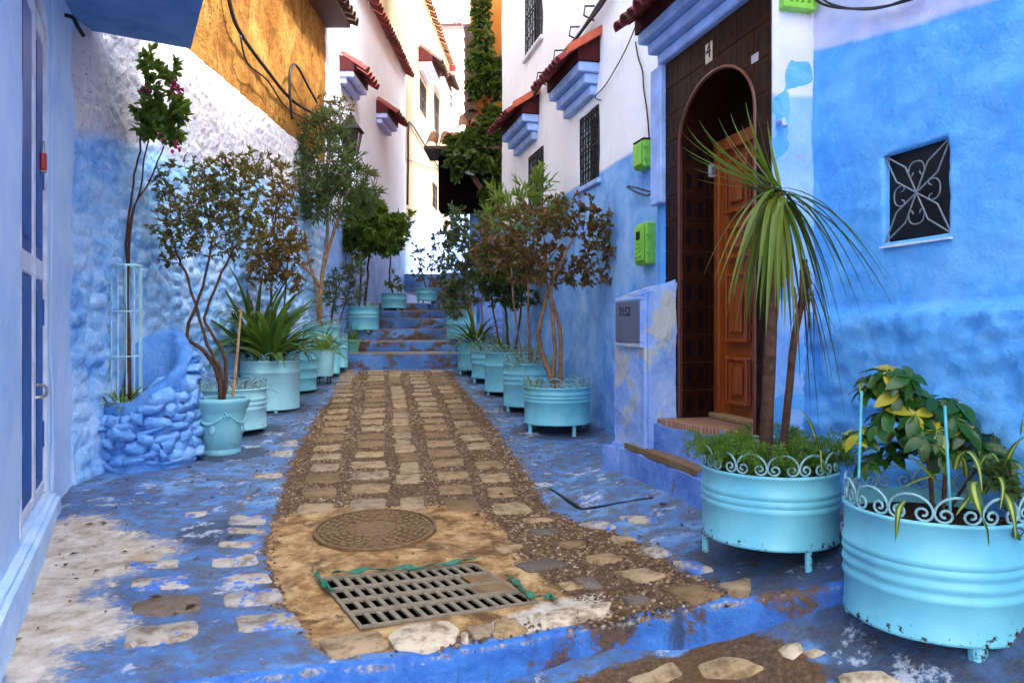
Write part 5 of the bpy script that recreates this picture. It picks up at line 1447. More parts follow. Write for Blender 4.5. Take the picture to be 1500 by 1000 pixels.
for s in range(5):
    bm = bmesh.new(); bmesh.ops.create_cube(bm, size=2); bmesh.ops.subdivide_edges(bm, edges=bm.edges[:], cuts=1, use_grid_fill=True)
    for v in bm.verts:
        q = v.co.normalized()*.60+v.co*.38
        v.co = q*(1+.55*(random.random()-.5))
    mb = MB(); mb.bm(bm); STM.append(mb.mesh('stone', True, 80))
z = .03; row = 0
while z < .95:
    hh = random.uniform(.028, .052); a = row*.2
    while a < row*.2+2*PI-.1:
        w = random.uniform(.035, .11); da = 1.75*w/SR
        am = a+da/2
        if z+hh < ptop(am)-.075 and not (.9 < (am % (2*PI)) < 2.6):
            r = SR+.012*(1-z)+random.uniform(-.030, .012)
            part('stone', random.choice(STM), M['stone_blue'], SPL, loc=(r*math.cos(am), r*math.sin(am), z+hh*.5+random.uniform(-.025, .025)),
                 rot=(random.uniform(-.30, .30), random.uniform(-.4, .2), am+random.uniform(-.25, .25)), scale=(.06, w*.98, hh*random.uniform(.8, 1.25)))
        a += da
    z += hh*1.45; row += 1
bm = bmesh.new(); bmesh.ops.create_icosphere(bm, subdivisions=3, radius=1)
for v in bm.verts: v.co = Vector((v.co.x*.135, v.co.y*.12, v.co.z*.13))*(1+.25*(float(vnoise(v.co.x*2+5, v.co.y*2+7, v.co.z*2+3, seed=95))-.5))
mb = MB(); mb.bm(bm); part('boulder', mb, M['stone_blue'], SPL, loc=(.10, .08, .46), angle=180, label='big smooth blue boulder filling the back of the planter')
# tree guard standing in the stone planter
TG = thing('tree_guard', 'slim white and turquoise wire tree guard standing in the stone planter', 'tree guard', ((184-750)/F*5.08, 5.08, zb0+.42))
M['guard'] = simple('guard_paint', (.42, .70, .74), .5, .4, .3, 20, .2)
gh, gr = .93, .098
for z in (.02, .32, .62, gh):
    part('hoop', MB().tube([(gr*math.cos(a), gr*math.sin(a), z) for a in np.linspace(0, 2*PI, 29)], .005 if z < gh else .008, 5, cap=False), M['guard'], TG)
vb = MB().tube([(gr, 0, 0), (gr, 0, gh)], .0042, 5).mesh('bar')
for k in range(12): part('bar', vb, M['guard'], TG, rot=(0, 0, 2*PI*k/12))
for k in range(8):
    s_ = MB(); sg = 1 if k % 2 else -1; zc = .06+.11*k
    L = [(.022*sg*(1-.7*i/15)*math.cos(-1.3+i*.42), .034*(1-.6*i/15)*math.sin(-1.3+i*.42)) for i in range(16)]
    s_.tube([(-(gr+.012)+.0*u, u-.0, z) for u, z in L], .004, 4, cap=False)
    part('scroll', s_, M['ring_white'], TG, loc=(0, 0, zc), rot=(0, 0, .9))
# ================================================================== PLANTS
M['lf_burgundy'] = leaf_mat('burgundy_leaf', [(0, (0.043, 0.014, 0.017)), (.35, (0.109, 0.026, 0.026)), (.6, (0.160, 0.058, 0.032)), (.8, (0.145, 0.123, 0.036)), (1, (0.246, 0.145, 0.043))], .25)
M['lf_dry'] = leaf_mat('olive_brown_leaf', [(0, (0.043, 0.020, 0.014)), (.3, (0.102, 0.049, 0.026)), (.55, (0.145, 0.109, 0.029)), (.8, (0.123, 0.145, 0.036)), (1, (0.319, 0.261, 0.072))], .25)
M['lf_rust'] = leaf_mat('rusty_leaf', [(0, (0.102, 0.032, 0.014)), (.4, (0.203, 0.072, 0.022)), (.75, (0.160, 0.123, 0.029)), (1, (0.290, 0.174, 0.043))], .25)
M['lf_oleander'] = leaf_mat('oleander_leaf', [(0, (0.026, 0.049, 0.020)), (.4, (0.051, 0.090, 0.032)), (.8, (0.094, 0.138, 0.043)), (1, (0.160, 0.189, 0.072))], .25)
M['lf_green'] = leaf_mat('fresh_green_leaf', [(0, (0.029, 0.072, 0.012)), (.4, (0.065, 0.145, 0.020)), (.8, (0.123, 0.225, 0.029)), (1, (0.189, 0.275, 0.043))], .35)
M['lf_dark'] = leaf_mat('dark_green_leaf', [(0, (0.017, 0.041, 0.014)), (.5, (0.038, 0.080, 0.023)), (1, (0.087, 0.138, 0.043))], .25)
M['lf_sage'] = leaf_mat('grey_green_leaf', [(0, (0.043, 0.072, 0.043)), (.5, (0.080, 0.116, 0.061)), (1, (0.145, 0.174, 0.087))], .25)
M['lf_vine'] = leaf_mat('vine_leaf', [(0, (.014, .036, .008)), (.4, (.032, .070, .012)), (.8, (.060, .105, .016)), (1, (.12, .13, .025))], .25)
M['lf_strap'] = leaf_mat('strap_leaf', [(0, (0.020, 0.058, 0.012)), (.5, (0.043, 0.116, 0.017)), (1, (0.094, 0.189, 0.029))], .3, .35)
M['lf_yucca'] = leaf_mat('yucca_blade', [(0, (.040, .085, .009)), (.5, (.085, .150, .014)), (1, (.17, .215, .028))], .25, .35)
M['lf_dead'] = leaf_mat('dead_blade', [(0, (.03, .016, .010)), (.5, (.075, .038, .020)), (1, (.15, .09, .045))], .2)
M['lf_tip'] = leaf_mat('yellow_green_leaf', [(0, (0.102, 0.189, 0.017)), (1, (0.246, 0.319, 0.043))], .35)
M['lf_fern'] = leaf_mat('fern_needle', [(0, (0.043, 0.123, 0.012)), (.5, (0.087, 0.196, 0.020)), (1, (0.145, 0.275, 0.036))], .35)
M['lf_varieg'] = leaf_mat('striped_leaf', [(0, (0.029, 0.080, 0.014)), (1, (0.065, 0.145, 0.026))], .3, .4, ((0.500, 0.500, 0.102), .20, .45, 'mid'))
M['lf_scheff'] = leaf_mat('umbrella_plant_leaf', [(0, (.006, .036, .006)), (.55, (.014, .068, .010)), (1, (.034, .11, .014))], .12, .22)
M['lf_scheff_old'] = leaf_mat('umbrella_plant_leaf', [(0, (0.017, 0.049, 0.017)), (.55, (0.035, 0.087, 0.026)), (1, (0.072, 0.131, 0.029))], .2, .28)
M['lf_scheff_y'] = leaf_mat('yellow_splashed_leaf', [(0, (0.232, 0.246, 0.017)), (1, (0.500, 0.435, 0.029))], .2, .3)

def leaf_arrays(P, D, L, W, fold=.25, droop=.15, up=None):
    n = len(P)
    D = D/np.maximum(np.linalg.norm(D, axis=1, keepdims=True), 1e-6)
    R = rng.normal(size=(n, 3)); R[:, 2] = abs(R[:, 2])+.6
    S = np.cross(D, R); S /= np.maximum(np.linalg.norm(S, axis=1, keepdims=True), 1e-6)
    Un = np.cross(S, D)
    L = np.asarray(L)[:, None]; W = np.asarray(W)[:, None]
    a = P+D*L*.28; b = P+D*L*.68-Un*L*droop*.4
    V = np.stack([P, a+S*W*.46+Un*W*fold, b+S*W*.40+Un*W*fold, P+D*L-Un*L*droop, b-S*W*.40+Un*W*fold, a-S*W*.46+Un*W*fold], 1)
    q = np.array([(0, 5, 4, 3), (0, 3, 2, 1)])
    Q = q[None]+(np.arange(n)*6)[:, None, None]
    return V.reshape(-1, 3), Q.reshape(-1, 4)
def foliage(name, P, D, L, W, mat, parent, base, fold=.25, droop=.15, var=None, kind='stuff', label=None):
    V, Q = leaf_arrays(P-np.array(base)[None], D, L, W, fold, droop)
    v = rng.random(len(P)) if var is None else var
    return part(name, np_mesh(name, V, Q, dict(var=np.repeat(v, 6))), M[mat], parent, kind=kind, label=label)

def crown(px, py, Y, rx, ry, rd=None):
    s = Y/F; c = at(px, py, Y)
    return (np.array(c), np.array((rx*s, rd if rd else rx*s*.8, ry*s)))

def shrub(name, label, cat, stems, crowns, twigs=150, leaf=(.045, .018), per=5, mat='lf_dry', bark='twig', stem_r=(.02, .008), group=None, droop=.15, outward=.7, upb=.2, step=.08, shell=.35, tip_r=.0018, twr=.006, fol='leaves', extra=None, thin=.35):
    base = Vector(stems[0][0])
    t = thing(name, label, cat, base, 0, group)
    b = np.array(base)
    nodes, rad = [], []
    mb = MB()
    for si, st in enumerate(stems):
        pts = smooth_pts(st, 5); n = len(pts)
        pts = [p+Vector(rng.normal(0, .004, 3)) if 0 < i < n-1 else p for i, p in enumerate(pts)]
        r0, r1 = stem_r if si == 0 or not isinstance(stem_r[0], (tuple, list)) else stem_r
        rr = [r0*(1-.25*(si > 0))+(r1-r0*(1-.25*(si > 0)))*i/(n-1) for i in range(n)]
        mb.tube([p-base for p in pts], rr, 7)
        for i, p in enumerate(pts):
            if i > n*.45: nodes.append(np.array(p)); rad.append(rr[i])
    part('trunk' if stem_r[0] > .017 else 'stem', mb, M[bark], t, angle=180)
    vol = np.array([c[1].prod() for c in crowns])**.75; vol /= vol.sum()
    twigs = int(twigs*1.25); A = []; AC = []
    for ci, k in enumerate(rng.multinomial(twigs, vol)):
        d = rng.normal(size=(k, 3)); d /= np.linalg.norm(d, axis=1, keepdims=True)
        r = rng.random((k, 1))**shell
        A.append(crowns[ci][0]+d*r*crowns[ci][1]); AC += [ci]*k
    A = np.concatenate(A); AC = np.array(AC)
    top_ = np.array(nodes).mean(0)
    order = np.argsort(np.linalg.norm(A-top_, axis=1))
    LP, LD = [], []
    tw = MB()
    for ai in order:
        a = A[ai]; N = np.array(nodes)
        d = np.linalg.norm(N-a, axis=1)+.25*np.maximum(0, N[:, 2]-a[2])
        j = int(np.argmin(d)); p = N[j]; L = np.linalg.norm(a-p)
        k = max(2, int(math.ceil(L/step)))
        pts = [p]
        for i in range(1, k+1):
            f = i/k
            q = p+(a-p)*f+rng.normal(0, .012, 3)*(1 if i < k else .3)*min(1, L*4)+np.array((0, 0, .10*L*math.sin(f*PI)))
            pts.append(q)
        r0 = min(rad[j]*.75, twr)
        tw.tube([Vector(q-b) for q in pts], [r0+(tip_r-r0)*i/k for i in range(k+1)], 3, cap=False)
        for i in range(1, k+1):
            nodes.append(pts[i]); rad.append(max(tip_r*1.3, r0+(tip_r-r0)*i/k))
            if i >= k*.35 or k <= 2:
                c = crowns[AC[ai]][0]
                od = (pts[i]-c)/np.maximum(crowns[AC[ai]][1], .05); od /= max(np.linalg.norm(od), .3)
                dirn = pts[i]-pts[i-1]; dirn /= max(np.linalg.norm(dirn), 1e-6)
                m_ = per if i == k else max(1, int(per*.6))
                for _ in range(m_):
                    LP.append(pts[i]+(pts[i-1]-pts[i])*rng.random()*.9)
                    LD.append(dirn*.7+od*outward*.6+rng.normal(0, .65, 3)+np.array((0, 0, upb)))
    part('twigs', tw, M[bark], t, angle=180, kind='stuff')
    LP, LD = np.array(LP), np.array(LD)
    kp = fbm(LP[:, 0]*9+3, LP[:, 1]*9, LP[:, 2]*9, seed=29)+rng.normal(0, .05, len(LP)) > thin
    LP, LD = LP[kp], LD[kp]
    n = len(LP)
    L = leaf[0]*rng.uniform(.55, 1.25, n); W = leaf[1]*rng.uniform(.7, 1.25, n)
    # clumps: colour varies by place in the bush as well as by leaf
    cl = fbm(LP[:, 0]*5, LP[:, 1]*5, LP[:, 2]*5, seed=17)
    var = np.clip(.5*rng.random(n)+1.1*(cl-.5)+.28, 0, 1)
    foliage(fol, LP, LD, L, W, mat, t, b, .25, droop, var)
    if extra: extra(t, b)
    return t
def S(*pts): return [at(*p) for p in pts]

def strap_mesh(pts, w, fold=.35, var=.5, twist=0.):
    P = [Vector(p) for p in pts]; n = len(P); vs, u_, fs = [], [], []
    side0 = None
    for i, p in enumerate(P):
        d = (P[min(i+1, n-1)]-P[max(i-1, 0)]).normalized()
        h = d.cross(Vector((0, 0, 1)))
        s = h.normalized() if h.length > .15 else (side0 or Vector((1, 0, 0)))
        if side0 and s.dot(side0) < 0: s = -s
        s = (s+(side0 or s)*1.0).normalized(); side0 = s
        s = Matrix.Rotation(twist*i/n, 3, d) @ s
        up = s.cross(d).normalized()
        f = i/(n-1); ww = w*(min(1, .55+f*2.2) if f < .25 else 1)*(1-max(0, f-.35)/.65)**.75 if f < 1 else 0.0006
        vs += [p-s*ww+up*ww*fold, p, p+s*ww+up*ww*fold]; u_ += [-1, 0, 1]
        if i: b = 3*i; fs += [(b-3, b-2, b+1, b), (b-2, b-1, b+2, b+1)]
    return np_mesh('leaf', np.array([v[:] for v in vs]), np.array(fs), dict(var=[var]*len(vs), u=u_))
def arc(L, el, droop, seg=9):
    """leaf midline in the x-z plane: leaves at elevation el, bends down by droop (radians) over its length"""
    p = Vector((0, 0, 0)); P = [p.copy()]
    for i in range(seg):
        a = el-droop*((i+.5)/seg)**1.4; p = p+Vector((math.cos(a), 0, math.sin(a)))*L/seg; P.append(p.copy())
    return P
def tuft(name, label, base, n, L, w, mat, el=(.5, 1.4), droop=(1., 2.2), spread=.04, group=None, cat='plant', var=(0, 1), parts=True, kinds=7, dirs=None):
    t = thing(name, label, cat, base, 0, group)
    ms = []
    for k in range(kinds):
        e = el[0]+(el[1]-el[0])*k/(kinds-1)
        ms.append(strap_mesh(arc(1., e, droop[0]+(droop[1]-droop[0])*random.random()), w/L, .35, var[0]+(var[1]-var[0])*random.random(), random.uniform(-.5, .5)))
    for i in range(n):
        a = random.uniform(0, 2*PI) if dirs is None else random.uniform(*dirs)
        r = spread*math.sqrt(random.random())
        part('leaf', ms[i % kinds], M[mat], t, loc=(r*math.cos(a), r*math.sin(a), 0), rot=(0, 0, a+random.uniform(-.4, .4)), scale=L*random.uniform(.65, 1.15))
    return t

# ------------------------------------------------------------------ right foreground: palm-like dracaena, ferns, umbrella plant
Yy = 2.93
head = at(1141, 283, Yy); tb = top(P2)
YU = thing('dracaena', 'tall dracaena with a drooping head of long blades in the doorway planter', 'plant', (tb.x, tb.y, tb.z))
b0 = Vector(YU.location)
tr1 = smooth_pts([at(1121, 665, Yy), at(1126, 560, Yy), at(1131, 450, Yy), at(1137, 350, Yy), head], 8)
part('trunk', MB().tube([p-b0 for p in tr1], [.026-.008*i/(len(tr1)-1)+.0015*random.random() for i in range(len(tr1))], 9), M['bark'], YU, angle=180)
tr2 = smooth_pts([at(1146, 665, Yy+.05), at(1156, 570, Yy+.05), at(1163, 500, Yy+.05), at(1176, 430, Yy+.06), at(1178, 380, Yy+.06)], 7)
part('trunk', MB().tube([p-b0 for p in tr2], [.016-.003*i/(len(tr2)-1)+.001*random.random() for i in range(len(tr2))], 8), M['bark'], YU, angle=180, label='thinner side trunk of the dracaena')
def blade(tgt, w=.011, lift=.10, mat='lf_yucca', var=None, src=None, sag=0.):
    s = (src or head)+Vector((random.uniform(-.012, .012), random.uniform(-.012, .012), random.uniform(-.03, .02)))
    d = tgt-s; n = 11; P = []
    for i in range(n):
        f = i/(n-1)
        p = s+Vector((d.x, d.y, 0))*(1-(1-f)**1.22)+Vector((0, 0, d.z))*f**1.18+Vector((0, 0, lift*.45*math.sin(PI*f)*(1-f)**.5))
        P.append(p-b0+Vector((0, 0, -sag*f*f)))
    part('leaf', strap_mesh(P, w, .30, random.random() if var is None else var, random.uniform(-.4, .4)), M[mat], YU)
for x, y, dy in ((996, 190, .2), (1024, 176, -.05), (1052, 172, .1), (1092, 150, -.1), (1124, 176, .1), (1012, 244, .2), (1000, 215, -.15), (1036, 232, .1), (1004, 181, .1), (1013, 196, -.1), (1030, 186, .2), (1008, 226, 0), (1020, 262, .12), (1070, 166, .15), (1086, 182, -.1), (1108, 158, .05), (1060, 192, .2), (1042, 208, -.15)):
    blade(at(x, y, Yy+dy), .0095, .015, var=random.uniform(.5, 1))
for i, (x, y) in enumerate([(1047, 408), (1052, 420), (1063, 470), (1066, 445), (1082, 455), (1089, 500), (1098, 470), (1104, 480), (1113, 470), (1122, 492), (1128, 478), (1140, 470), (1150, 480), (1158, 455), (1165, 490), (1092, 440), (1075, 430), (1108, 440), (1136, 450), (1118, 455), (1146, 430)]):
    blade(at(x, y, Yy+random.uniform(-.28, .05)), random.uniform(.0105, .015), .16, var=random.uniform(.35, 1.), )
for i, (x, y) in enumerate([(1306, 448), (1298, 412), (1284, 430), (1262, 462), (1250, 470), (1242, 440), (1230, 468), (1222, 430), (1212, 478), (1204, 455), (1195, 470), (1190, 500), (1282, 395), (1318, 430), (1270, 440), (1216, 500), (1184, 470), (1236, 500)]):
    blade(at(x, y, Yy+random.uniform(-.22, .12)), random.uniform(.006, .010), .15, var=random.uniform(0, .5))
for i in range(22):
    x, y = random.uniform(1030, 1250), random.uniform(400, 500)
    blade(at(x, y, Yy+random.uniform(.0, .32)), random.uniform(.006, .011), .15, var=random.uniform(0, .6))
for i, (x, y) in enumerate([(1208, 600), (1187, 610), (1237, 610), (1200, 640), (1172, 560), (1222, 580), (1150, 545), (1193, 560), (1180, 590), (1165, 520), (1245, 560), (1205, 530), (1214, 560), (1188, 520)]):
    blade(at(x, y, Yy+random.uniform(-.1, .15)), random.uniform(.003, .006), .06, 'lf_dead', src=at(random.uniform(1160, 1190), random.uniform(390, 430), Yy+.04))
for i in range(16):
    blade(at(1182+random.uniform(-14, 18), random.uniform(425, 470), Yy+.06+random.uniform(-.05, .05)), random.uniform(.004, .008), .03, 'lf_dead', src=at(1178, 385, Yy+.06))
# asparagus fern in the same planter
fb0 = top(P2); FN = thing('asparagus_fern', 'feathery bright green asparagus fern spilling over the doorway planter', 'plant', fb0)
P_, D_l, stems_ = [], [], MB()
for i in range(120):
    a = random.uniform(0, 2*PI); r0 = random.uniform(.02, .21)
    o = Vector((r0*math.cos(a), r0*math.sin(a), .0)); L = random.uniform(.15, .30)
    av = a+random.uniform(-.8, .8); pts = []
    for k in range(15):
        f = k/14; el = 1.15-2.0*f
        pts.append(o+Vector((math.cos(av)*f*.6, math.sin(av)*f*.6, math.sin(f*2.4)*.55))*L)
    stems_.tube(pts, .0010, 3, cap=False)
    for k in range(1, 15):
        for _ in range(9):
            P_.append(np.array(pts[k-1].lerp(pts[k], random.random()))+np.array(fb0)); D_l.append(rng.normal(0, 1, 3)+np.array((math.cos(av), math.sin(av), .3))*.5)
part('stem', stems_, M['lf_fern'], FN, kind='stuff', angle=180)
n = len(P_); foliage('needles', np.array(P_), np.array(D_l), rng.uniform(.016, .034, n), np.full(n, .003), 'lf_fern', FN, np.array(fb0), .1, .05)
tuft('spider_plant', 'small striped spider plant at the right edge of the doorway planter', top(P2)+Vector((.18, -.06, .02)), 30, .30, .0085, 'lf_varieg', (.6, 1.5), (.9, 2.2), .025)

# umbrella plant in the big front planter
pb = top(P1)
SC = thing('umbrella_plant', 'bushy umbrella plant with yellow splashed leaflets in the largest planter', 'plant', pb)
Z5 = lambda x, y: (1220+x/3.571, 520+y/3.571)
whorls = [(290, 85, .0, 1), (225, 140, .05, .4), (400, 115, -.05, .5), (345, 195, -.02, .5), (160, 180, .06, .5), (300, 290, .0, 0), (430, 310, -.06, .9), (360, 375, .03, 0), (560, 250, .08, .1), (650, 250, .0, .1), (640, 330, -.05, .3), (735, 370, -.02, .6), (540, 395, -.08, .6), (140, 410, .05, .5), (230, 370, .0, 0), (280, 470, .08, 0), (320, 520, .1, 0), (190, 560, .06, 0), (475, 430, -.1, 0), (830, 420, .05, 0), (850, 520, -.04, 0), (890, 590, -.1, 0), (700, 440, .1, 0), (470, 250, .05, 0), (600, 450, .1, 0), (900, 430, .1, 0), (520, 300, .12, .1), (780, 470, .0, .1), (570, 520, -.02, 0), (260, 190, .08, .5), (180, 120, .04, .5), (380, 160, .05, .4), (440, 190, .0, .3), (250, 300, .1, 0), (380, 250, .1, .2), (700, 300, .06, .2), (600, 380, .02, .2), (680, 380, -.04, .3), (440, 480, .05, 0), (640, 500, .08, 0), (790, 540, .06, 0), (940, 500, .0, 0), (520, 230, -.04, .2), (100, 420, .08, .3), (330, 120, -.03, .6)]
Ys = 2.42
trunk_pts = [pb, at(*Z5(500, 560), Ys), at(*Z5(430, 380), Ys), at(*Z5(340, 220), Ys), at(*Z5(300, 110), Ys)]
mb = MB(); sp = smooth_pts(trunk_pts, 8); mb.tube([p-pb for p in sp], [.008-.005*i/(len(sp)-1) for i in range(len(sp))], 7)
sp2 = smooth_pts([pb+Vector((.03, 0, 0)), at(*Z5(600, 520), Ys), at(*Z5(650, 380), Ys), at(*Z5(640, 260), Ys)], 8); mb.tube([p-pb for p in sp2], [.007-.004*i/(len(sp2)-1) for i in range(len(sp2))], 7)
sp3 = smooth_pts([pb+Vector((.05, .02, 0)), at(*Z5(720, 640), Ys), at(*Z5(820, 520), Ys), at(*Z5(850, 420), Ys)], 8); mb.tube([p-pb for p in sp3], [.006-.0035*i/(len(sp3)-1) for i in range(len(sp3))], 7)
part('stem', mb, M['bark'], SC, angle=180)
allp = sp[8:]+sp2[8:]+sp3[8:]
def leaflet_mesh(var):
    n = 9; V, u_ = [], []
    for i in range(n):
        f = i/(n-1); w = .24*math.sin(PI*min(1, f*.97+.03))**.8*(1 if f < .96 else .3); z = -.35*f*f
        V += [(f, -w, z+w*.30), (f, 0, z), (f, w, z+w*.30)]; u_ += [-1, 0, 1]
    Q = [q for i in range(1, n) for q in ((3*i-3, 3*i-2, 3*i+1, 3*i), (3*i-2, 3*i-1, 3*i+2, 3*i+1))]
    return np_mesh('leaflet', np.array(V), np.array(Q), dict(var=[var]*len(V), u=u_))
LFM = [leaflet_mesh(v) for v in (.1, .35, .6, .9)]; LFY = [leaflet_mesh(v) for v in (.2, .8)]
for x, y, dy, yel in whorls:
    c = at(*Z5(x, y), Ys+dy)
    near = min(allp, key=lambda p: (p-c).length+max(0, p.z-c.z))
    part('petiole', MB().tube([q-pb for q in smooth_pts([near, near.lerp(c, .5)+Vector((0, 0, .015)), c], 4)], .0016, 4), M['lf_dark'], SC, angle=180)
    k = random.choice((6, 7, 8)); L = random.uniform(.060, .085); a0 = random.random()*6
    nd = (c-near).normalized()*.6+Vector((0, -.5, .9)); nd.normalize()
    q = nd.to_track_quat('Z', 'Y').to_matrix()
    for j in range(k):
        el = random.uniform(-.45, .15)
        R = q @ Matrix.Rotation(a0+2*PI*j/k+random.uniform(-.15, .15), 3, 'Z') @ Matrix.Rotation(-el, 3, 'Y') @ Matrix.Rotation(random.uniform(-.3, .3), 3, 'X')
        yy = random.random() < yel*.55
        ms = random.choice(LFY if yy else LFM)
        part('leaflet', ms, M['lf_scheff_y' if yy else 'lf_scheff'], SC, loc=c-pb, rot=R.to_euler(), scale=L*random.uniform(.8, 1.15))
# striped spider plant in the big planter: leaves traced one by one
VP = thing('variegated_spider_plant', 'broad striped yellow and green spider plant hanging over the rim of the largest planter', 'plant', pb+Vector((.08, -.10, 0)))
vb_ = Vector(VP.location)
for L, Yl_, w in (([(540, 660), (470, 590), (395, 515)], (2.25, 2.22, 2.2), .010), ([(640, 600), (660, 530), (710, 508), (760, 580), (782, 720)], (2.3, 2.27, 2.22, 2.18, 2.15), .013), ([(790, 730), (820, 660), (870, 640), (890, 700), (876, 805)], (2.3, 2.25, 2.2, 2.15, 2.12), .012),
                 ([(760, 660), (735, 685), (760, 800), (800, 910), (815, 1000)], (2.25, 2.12, 2.08, 2.08, 2.08), .016), ([(750, 690), (720, 740), (680, 790), (645, 838)], (2.25, 2.15, 2.10, 2.08), .011), ([(880, 700), (920, 760), (945, 860), (958, 965)], (2.25, 2.12, 2.09, 2.09), .012),
                 ([(900, 580), (950, 480), (1010, 420)], (2.35, 2.3, 2.25), .011), ([(560, 620), (450, 655), (365, 690)], (2.3, 2.25, 2.2), .009), ([(380, 760), (350, 800), (340, 860), (335, 930), (325, 980)], (2.2, 2.115, 2.10, 2.10, 2.10), .009), ([(620, 560), (560, 490), (500, 470), (455, 500)], (2.3, 2.27, 2.25, 2.22), .010),
                 ([(860, 600), (940, 560), (1010, 610)], (2.35, 2.3, 2.22), .010), ([(930, 640), (990, 620), (1030, 690), (1040, 800)], (2.35, 2.25, 2.2, 2.18), .010), ([(700, 640), (690, 560), (650, 500)], (2.35, 2.32, 2.3), .009), ([(820, 640), (860, 570), (830, 480)], (2.4, 2.4, 2.38), .009), ([(760, 600), (800, 530), (840, 520), (880, 580)], (2.3, 2.3, 2.28, 2.25), .010), ([(960, 600), (985, 450), (1000, 300)], (2.4, 2.38, 2.36), .008)):
    pts = smooth_pts([at(*Z5(*p), y) for p, y in zip(L, Yl_)], 4)
    part('leaf', strap_mesh([p-vb_ for p in pts], w, .35, random.random(), random.uniform(-.3, .3)), M['lf_varieg'], VP)
for (x0, y0, x1, y1, Yr, lab) in ((1258, 700, 1262, 572, 2.42, 'turquoise rod leaning at the left edge of the largest planter'), (1392, 748, 1384, 594, 2.24, 'turquoise rod upright at the front of the largest planter'), (1450, 690, 1451, 568, 2.55, 'turquoise rod thin at the back right of the largest planter')):
    p0, p1 = at(x0, y0, Yr), at(x1, y1, Yr)
    tag(part('plant_rod', MB().tube([Vector(), p1-p0], .0045, 6), M['pole_teal'], None, loc=p0), lab, 'rod', 'turquoise rods in the front planter')
shrub('ivy', 'trailing dark ivy hanging at the right side of the largest planter', 'plant', [[pb+Vector((.16, -.12, 0)), at(1478, 735, 2.22), at(1482, 770, 2.18)]], [crown(1482, 765, 2.17, 18, 40, .05), crown(1462, 700, 2.25, 25, 25, .08)], 26, (.035, .028), 3, 'lf_dark', stem_r=(.003, .002), step=.04)

# ------------------------------------------------------------------ right row of bushes
b = top(R1)
shrub('red_bush', 'dark red leaved bush with crooked trunk in the nearest right row planter', 'shrub',
      [[b, at(795, 520, 6.15), at(790, 480, 6.1), at(800, 440, 6.1), at(815, 390, 6.1)], [b+Vector((.03, .02, 0)), at(820, 480, 6.2), at(805, 430, 6.2), at(780, 360, 6.2)], [b+Vector((-.04, 0, 0)), at(812, 500, 6.1), at(808, 420, 6.05), at(840, 350, 6.05)]],
      [crown(760, 345, 6.1, 62, 52, .30), crown(835, 315, 6.15, 48, 36, .28), crown(790, 390, 6.1, 66, 36, .30), crown(880, 350, 6.1, 34, 42, .22), crown(905, 385, 6.1, 24, 20, .12), crown(860, 405, 6.1, 48, 20, .2), crown(720, 370, 6.2, 30, 36, .2)],
      520, (.044, .024), 5, 'lf_burgundy', 'bark_pale', (.026, .010), outward=.5)
shrub('oleander', 'green oleander with upright yellowish tips behind the dark red bush', 'shrub',
      [[top(R2), at(774, 450, 7.1), at(770, 350, 7.1), at(765, 290, 7.1)], [top(R2)+Vector((.05, 0, 0)), at(800, 420, 7.15), at(795, 320, 7.1), at(790, 270, 7.1)], [top(R2)+Vector((-.06, 0, 0)), at(752, 440, 7.1), at(745, 360, 7.1), at(725, 300, 7.1)]],
      [crown(760, 275, 7.1, 12, 28, .1), crown(790, 270, 7.1, 18, 32, .12), crown(725, 300, 7.2, 18, 26, .15), crown(815, 320, 7.2, 25, 25, .2), crown(760, 330, 7.2, 45, 45, .3)],
      85, (.13, .020), 6, 'lf_tip', 'bark_pale', (.012, .006), upb=1.0, outward=.2, droop=.05)
shrub('dark_bush', 'dense dark green bush in the third planter of the right row', 'shrub',
      [[top(R3), at(742, 470, 8.1), at(738, 420, 8.1), at(735, 380, 8.1)], [top(R3)+Vector((.06, 0, 0)), at(762, 470, 8.1), at(765, 410, 8.1), at(770, 370, 8.1)], [top(R3)+Vector((-.06, 0, 0)), at(725, 470, 8.1), at(718, 420, 8.1)]],
      [crown(738, 400, 8.1, 42, 50, .35), crown(765, 420, 8.0, 30, 40, .25), crown(715, 400, 8.2, 28, 40, .25)],
      300, (.065, .022), 8, 'lf_dark', 'twig', (.016, .008))
shrub('light_bush', 'light green loose bush farther up the right row near the vine house', 'shrub',
      [[top(R5), at(688, 440, 9.9), at(684, 400, 9.9), at(680, 360, 9.9)], [top(R5)+Vector((.08, 0, 0)), at(706, 440, 9.9), at(712, 390, 9.9)]],
      [crown(682, 395, 9.9, 36, 55, .35), crown(705, 350, 9.9, 26, 40, .3), crown(660, 440, 9.9, 20, 30, .25), crown(670, 330, 10.0, 16, 40, .2)],
      300, (.072, .025), 8, 'lf_sage', 'bark_pale', (.020, .010))
tuft('agapanthus', 'dark strap leaved clump spilling out of the farthest right row planter', top(R5)+Vector((-.02, -.12, 0)), 46, .62, .026, 'lf_strap', (.35, 1.45), (1.0, 2.1), .08)
tuft('spider_plant', 'grassy striped tuft in the fourth planter of the right row', top(R4), 44, .30, .011, 'lf_varieg', (.4, 1.45), (.8, 1.8), .16, 'grassy tufts in the right row')
tuft('spider_plant', 'grassy green tuft in the third planter of the right row below the dark bush', top(R3)+Vector((0, -.1, 0)), 34, .26, .009, 'lf_tip', (.4, 1.45), (.8, 1.8), .14, 'grassy tufts in the right row')
tuft('spider_plant', 'grassy striped tuft in the second planter of the right row', top(R2)+Vector((-.03, -.12, 0)), 34, .26, .009, 'lf_varieg', (.4, 1.45), (.8, 1.8), .12, 'grassy tufts in the right row')
tuft('spider_plant', 'small green tuft at the left rim of the nearest right row planter', top(R1)+Vector((-.20, -.08, 0)), 18, .17, .008, 'lf_tip', (.5, 1.45), (.6, 1.6), .05, 'grassy tufts in the right row')

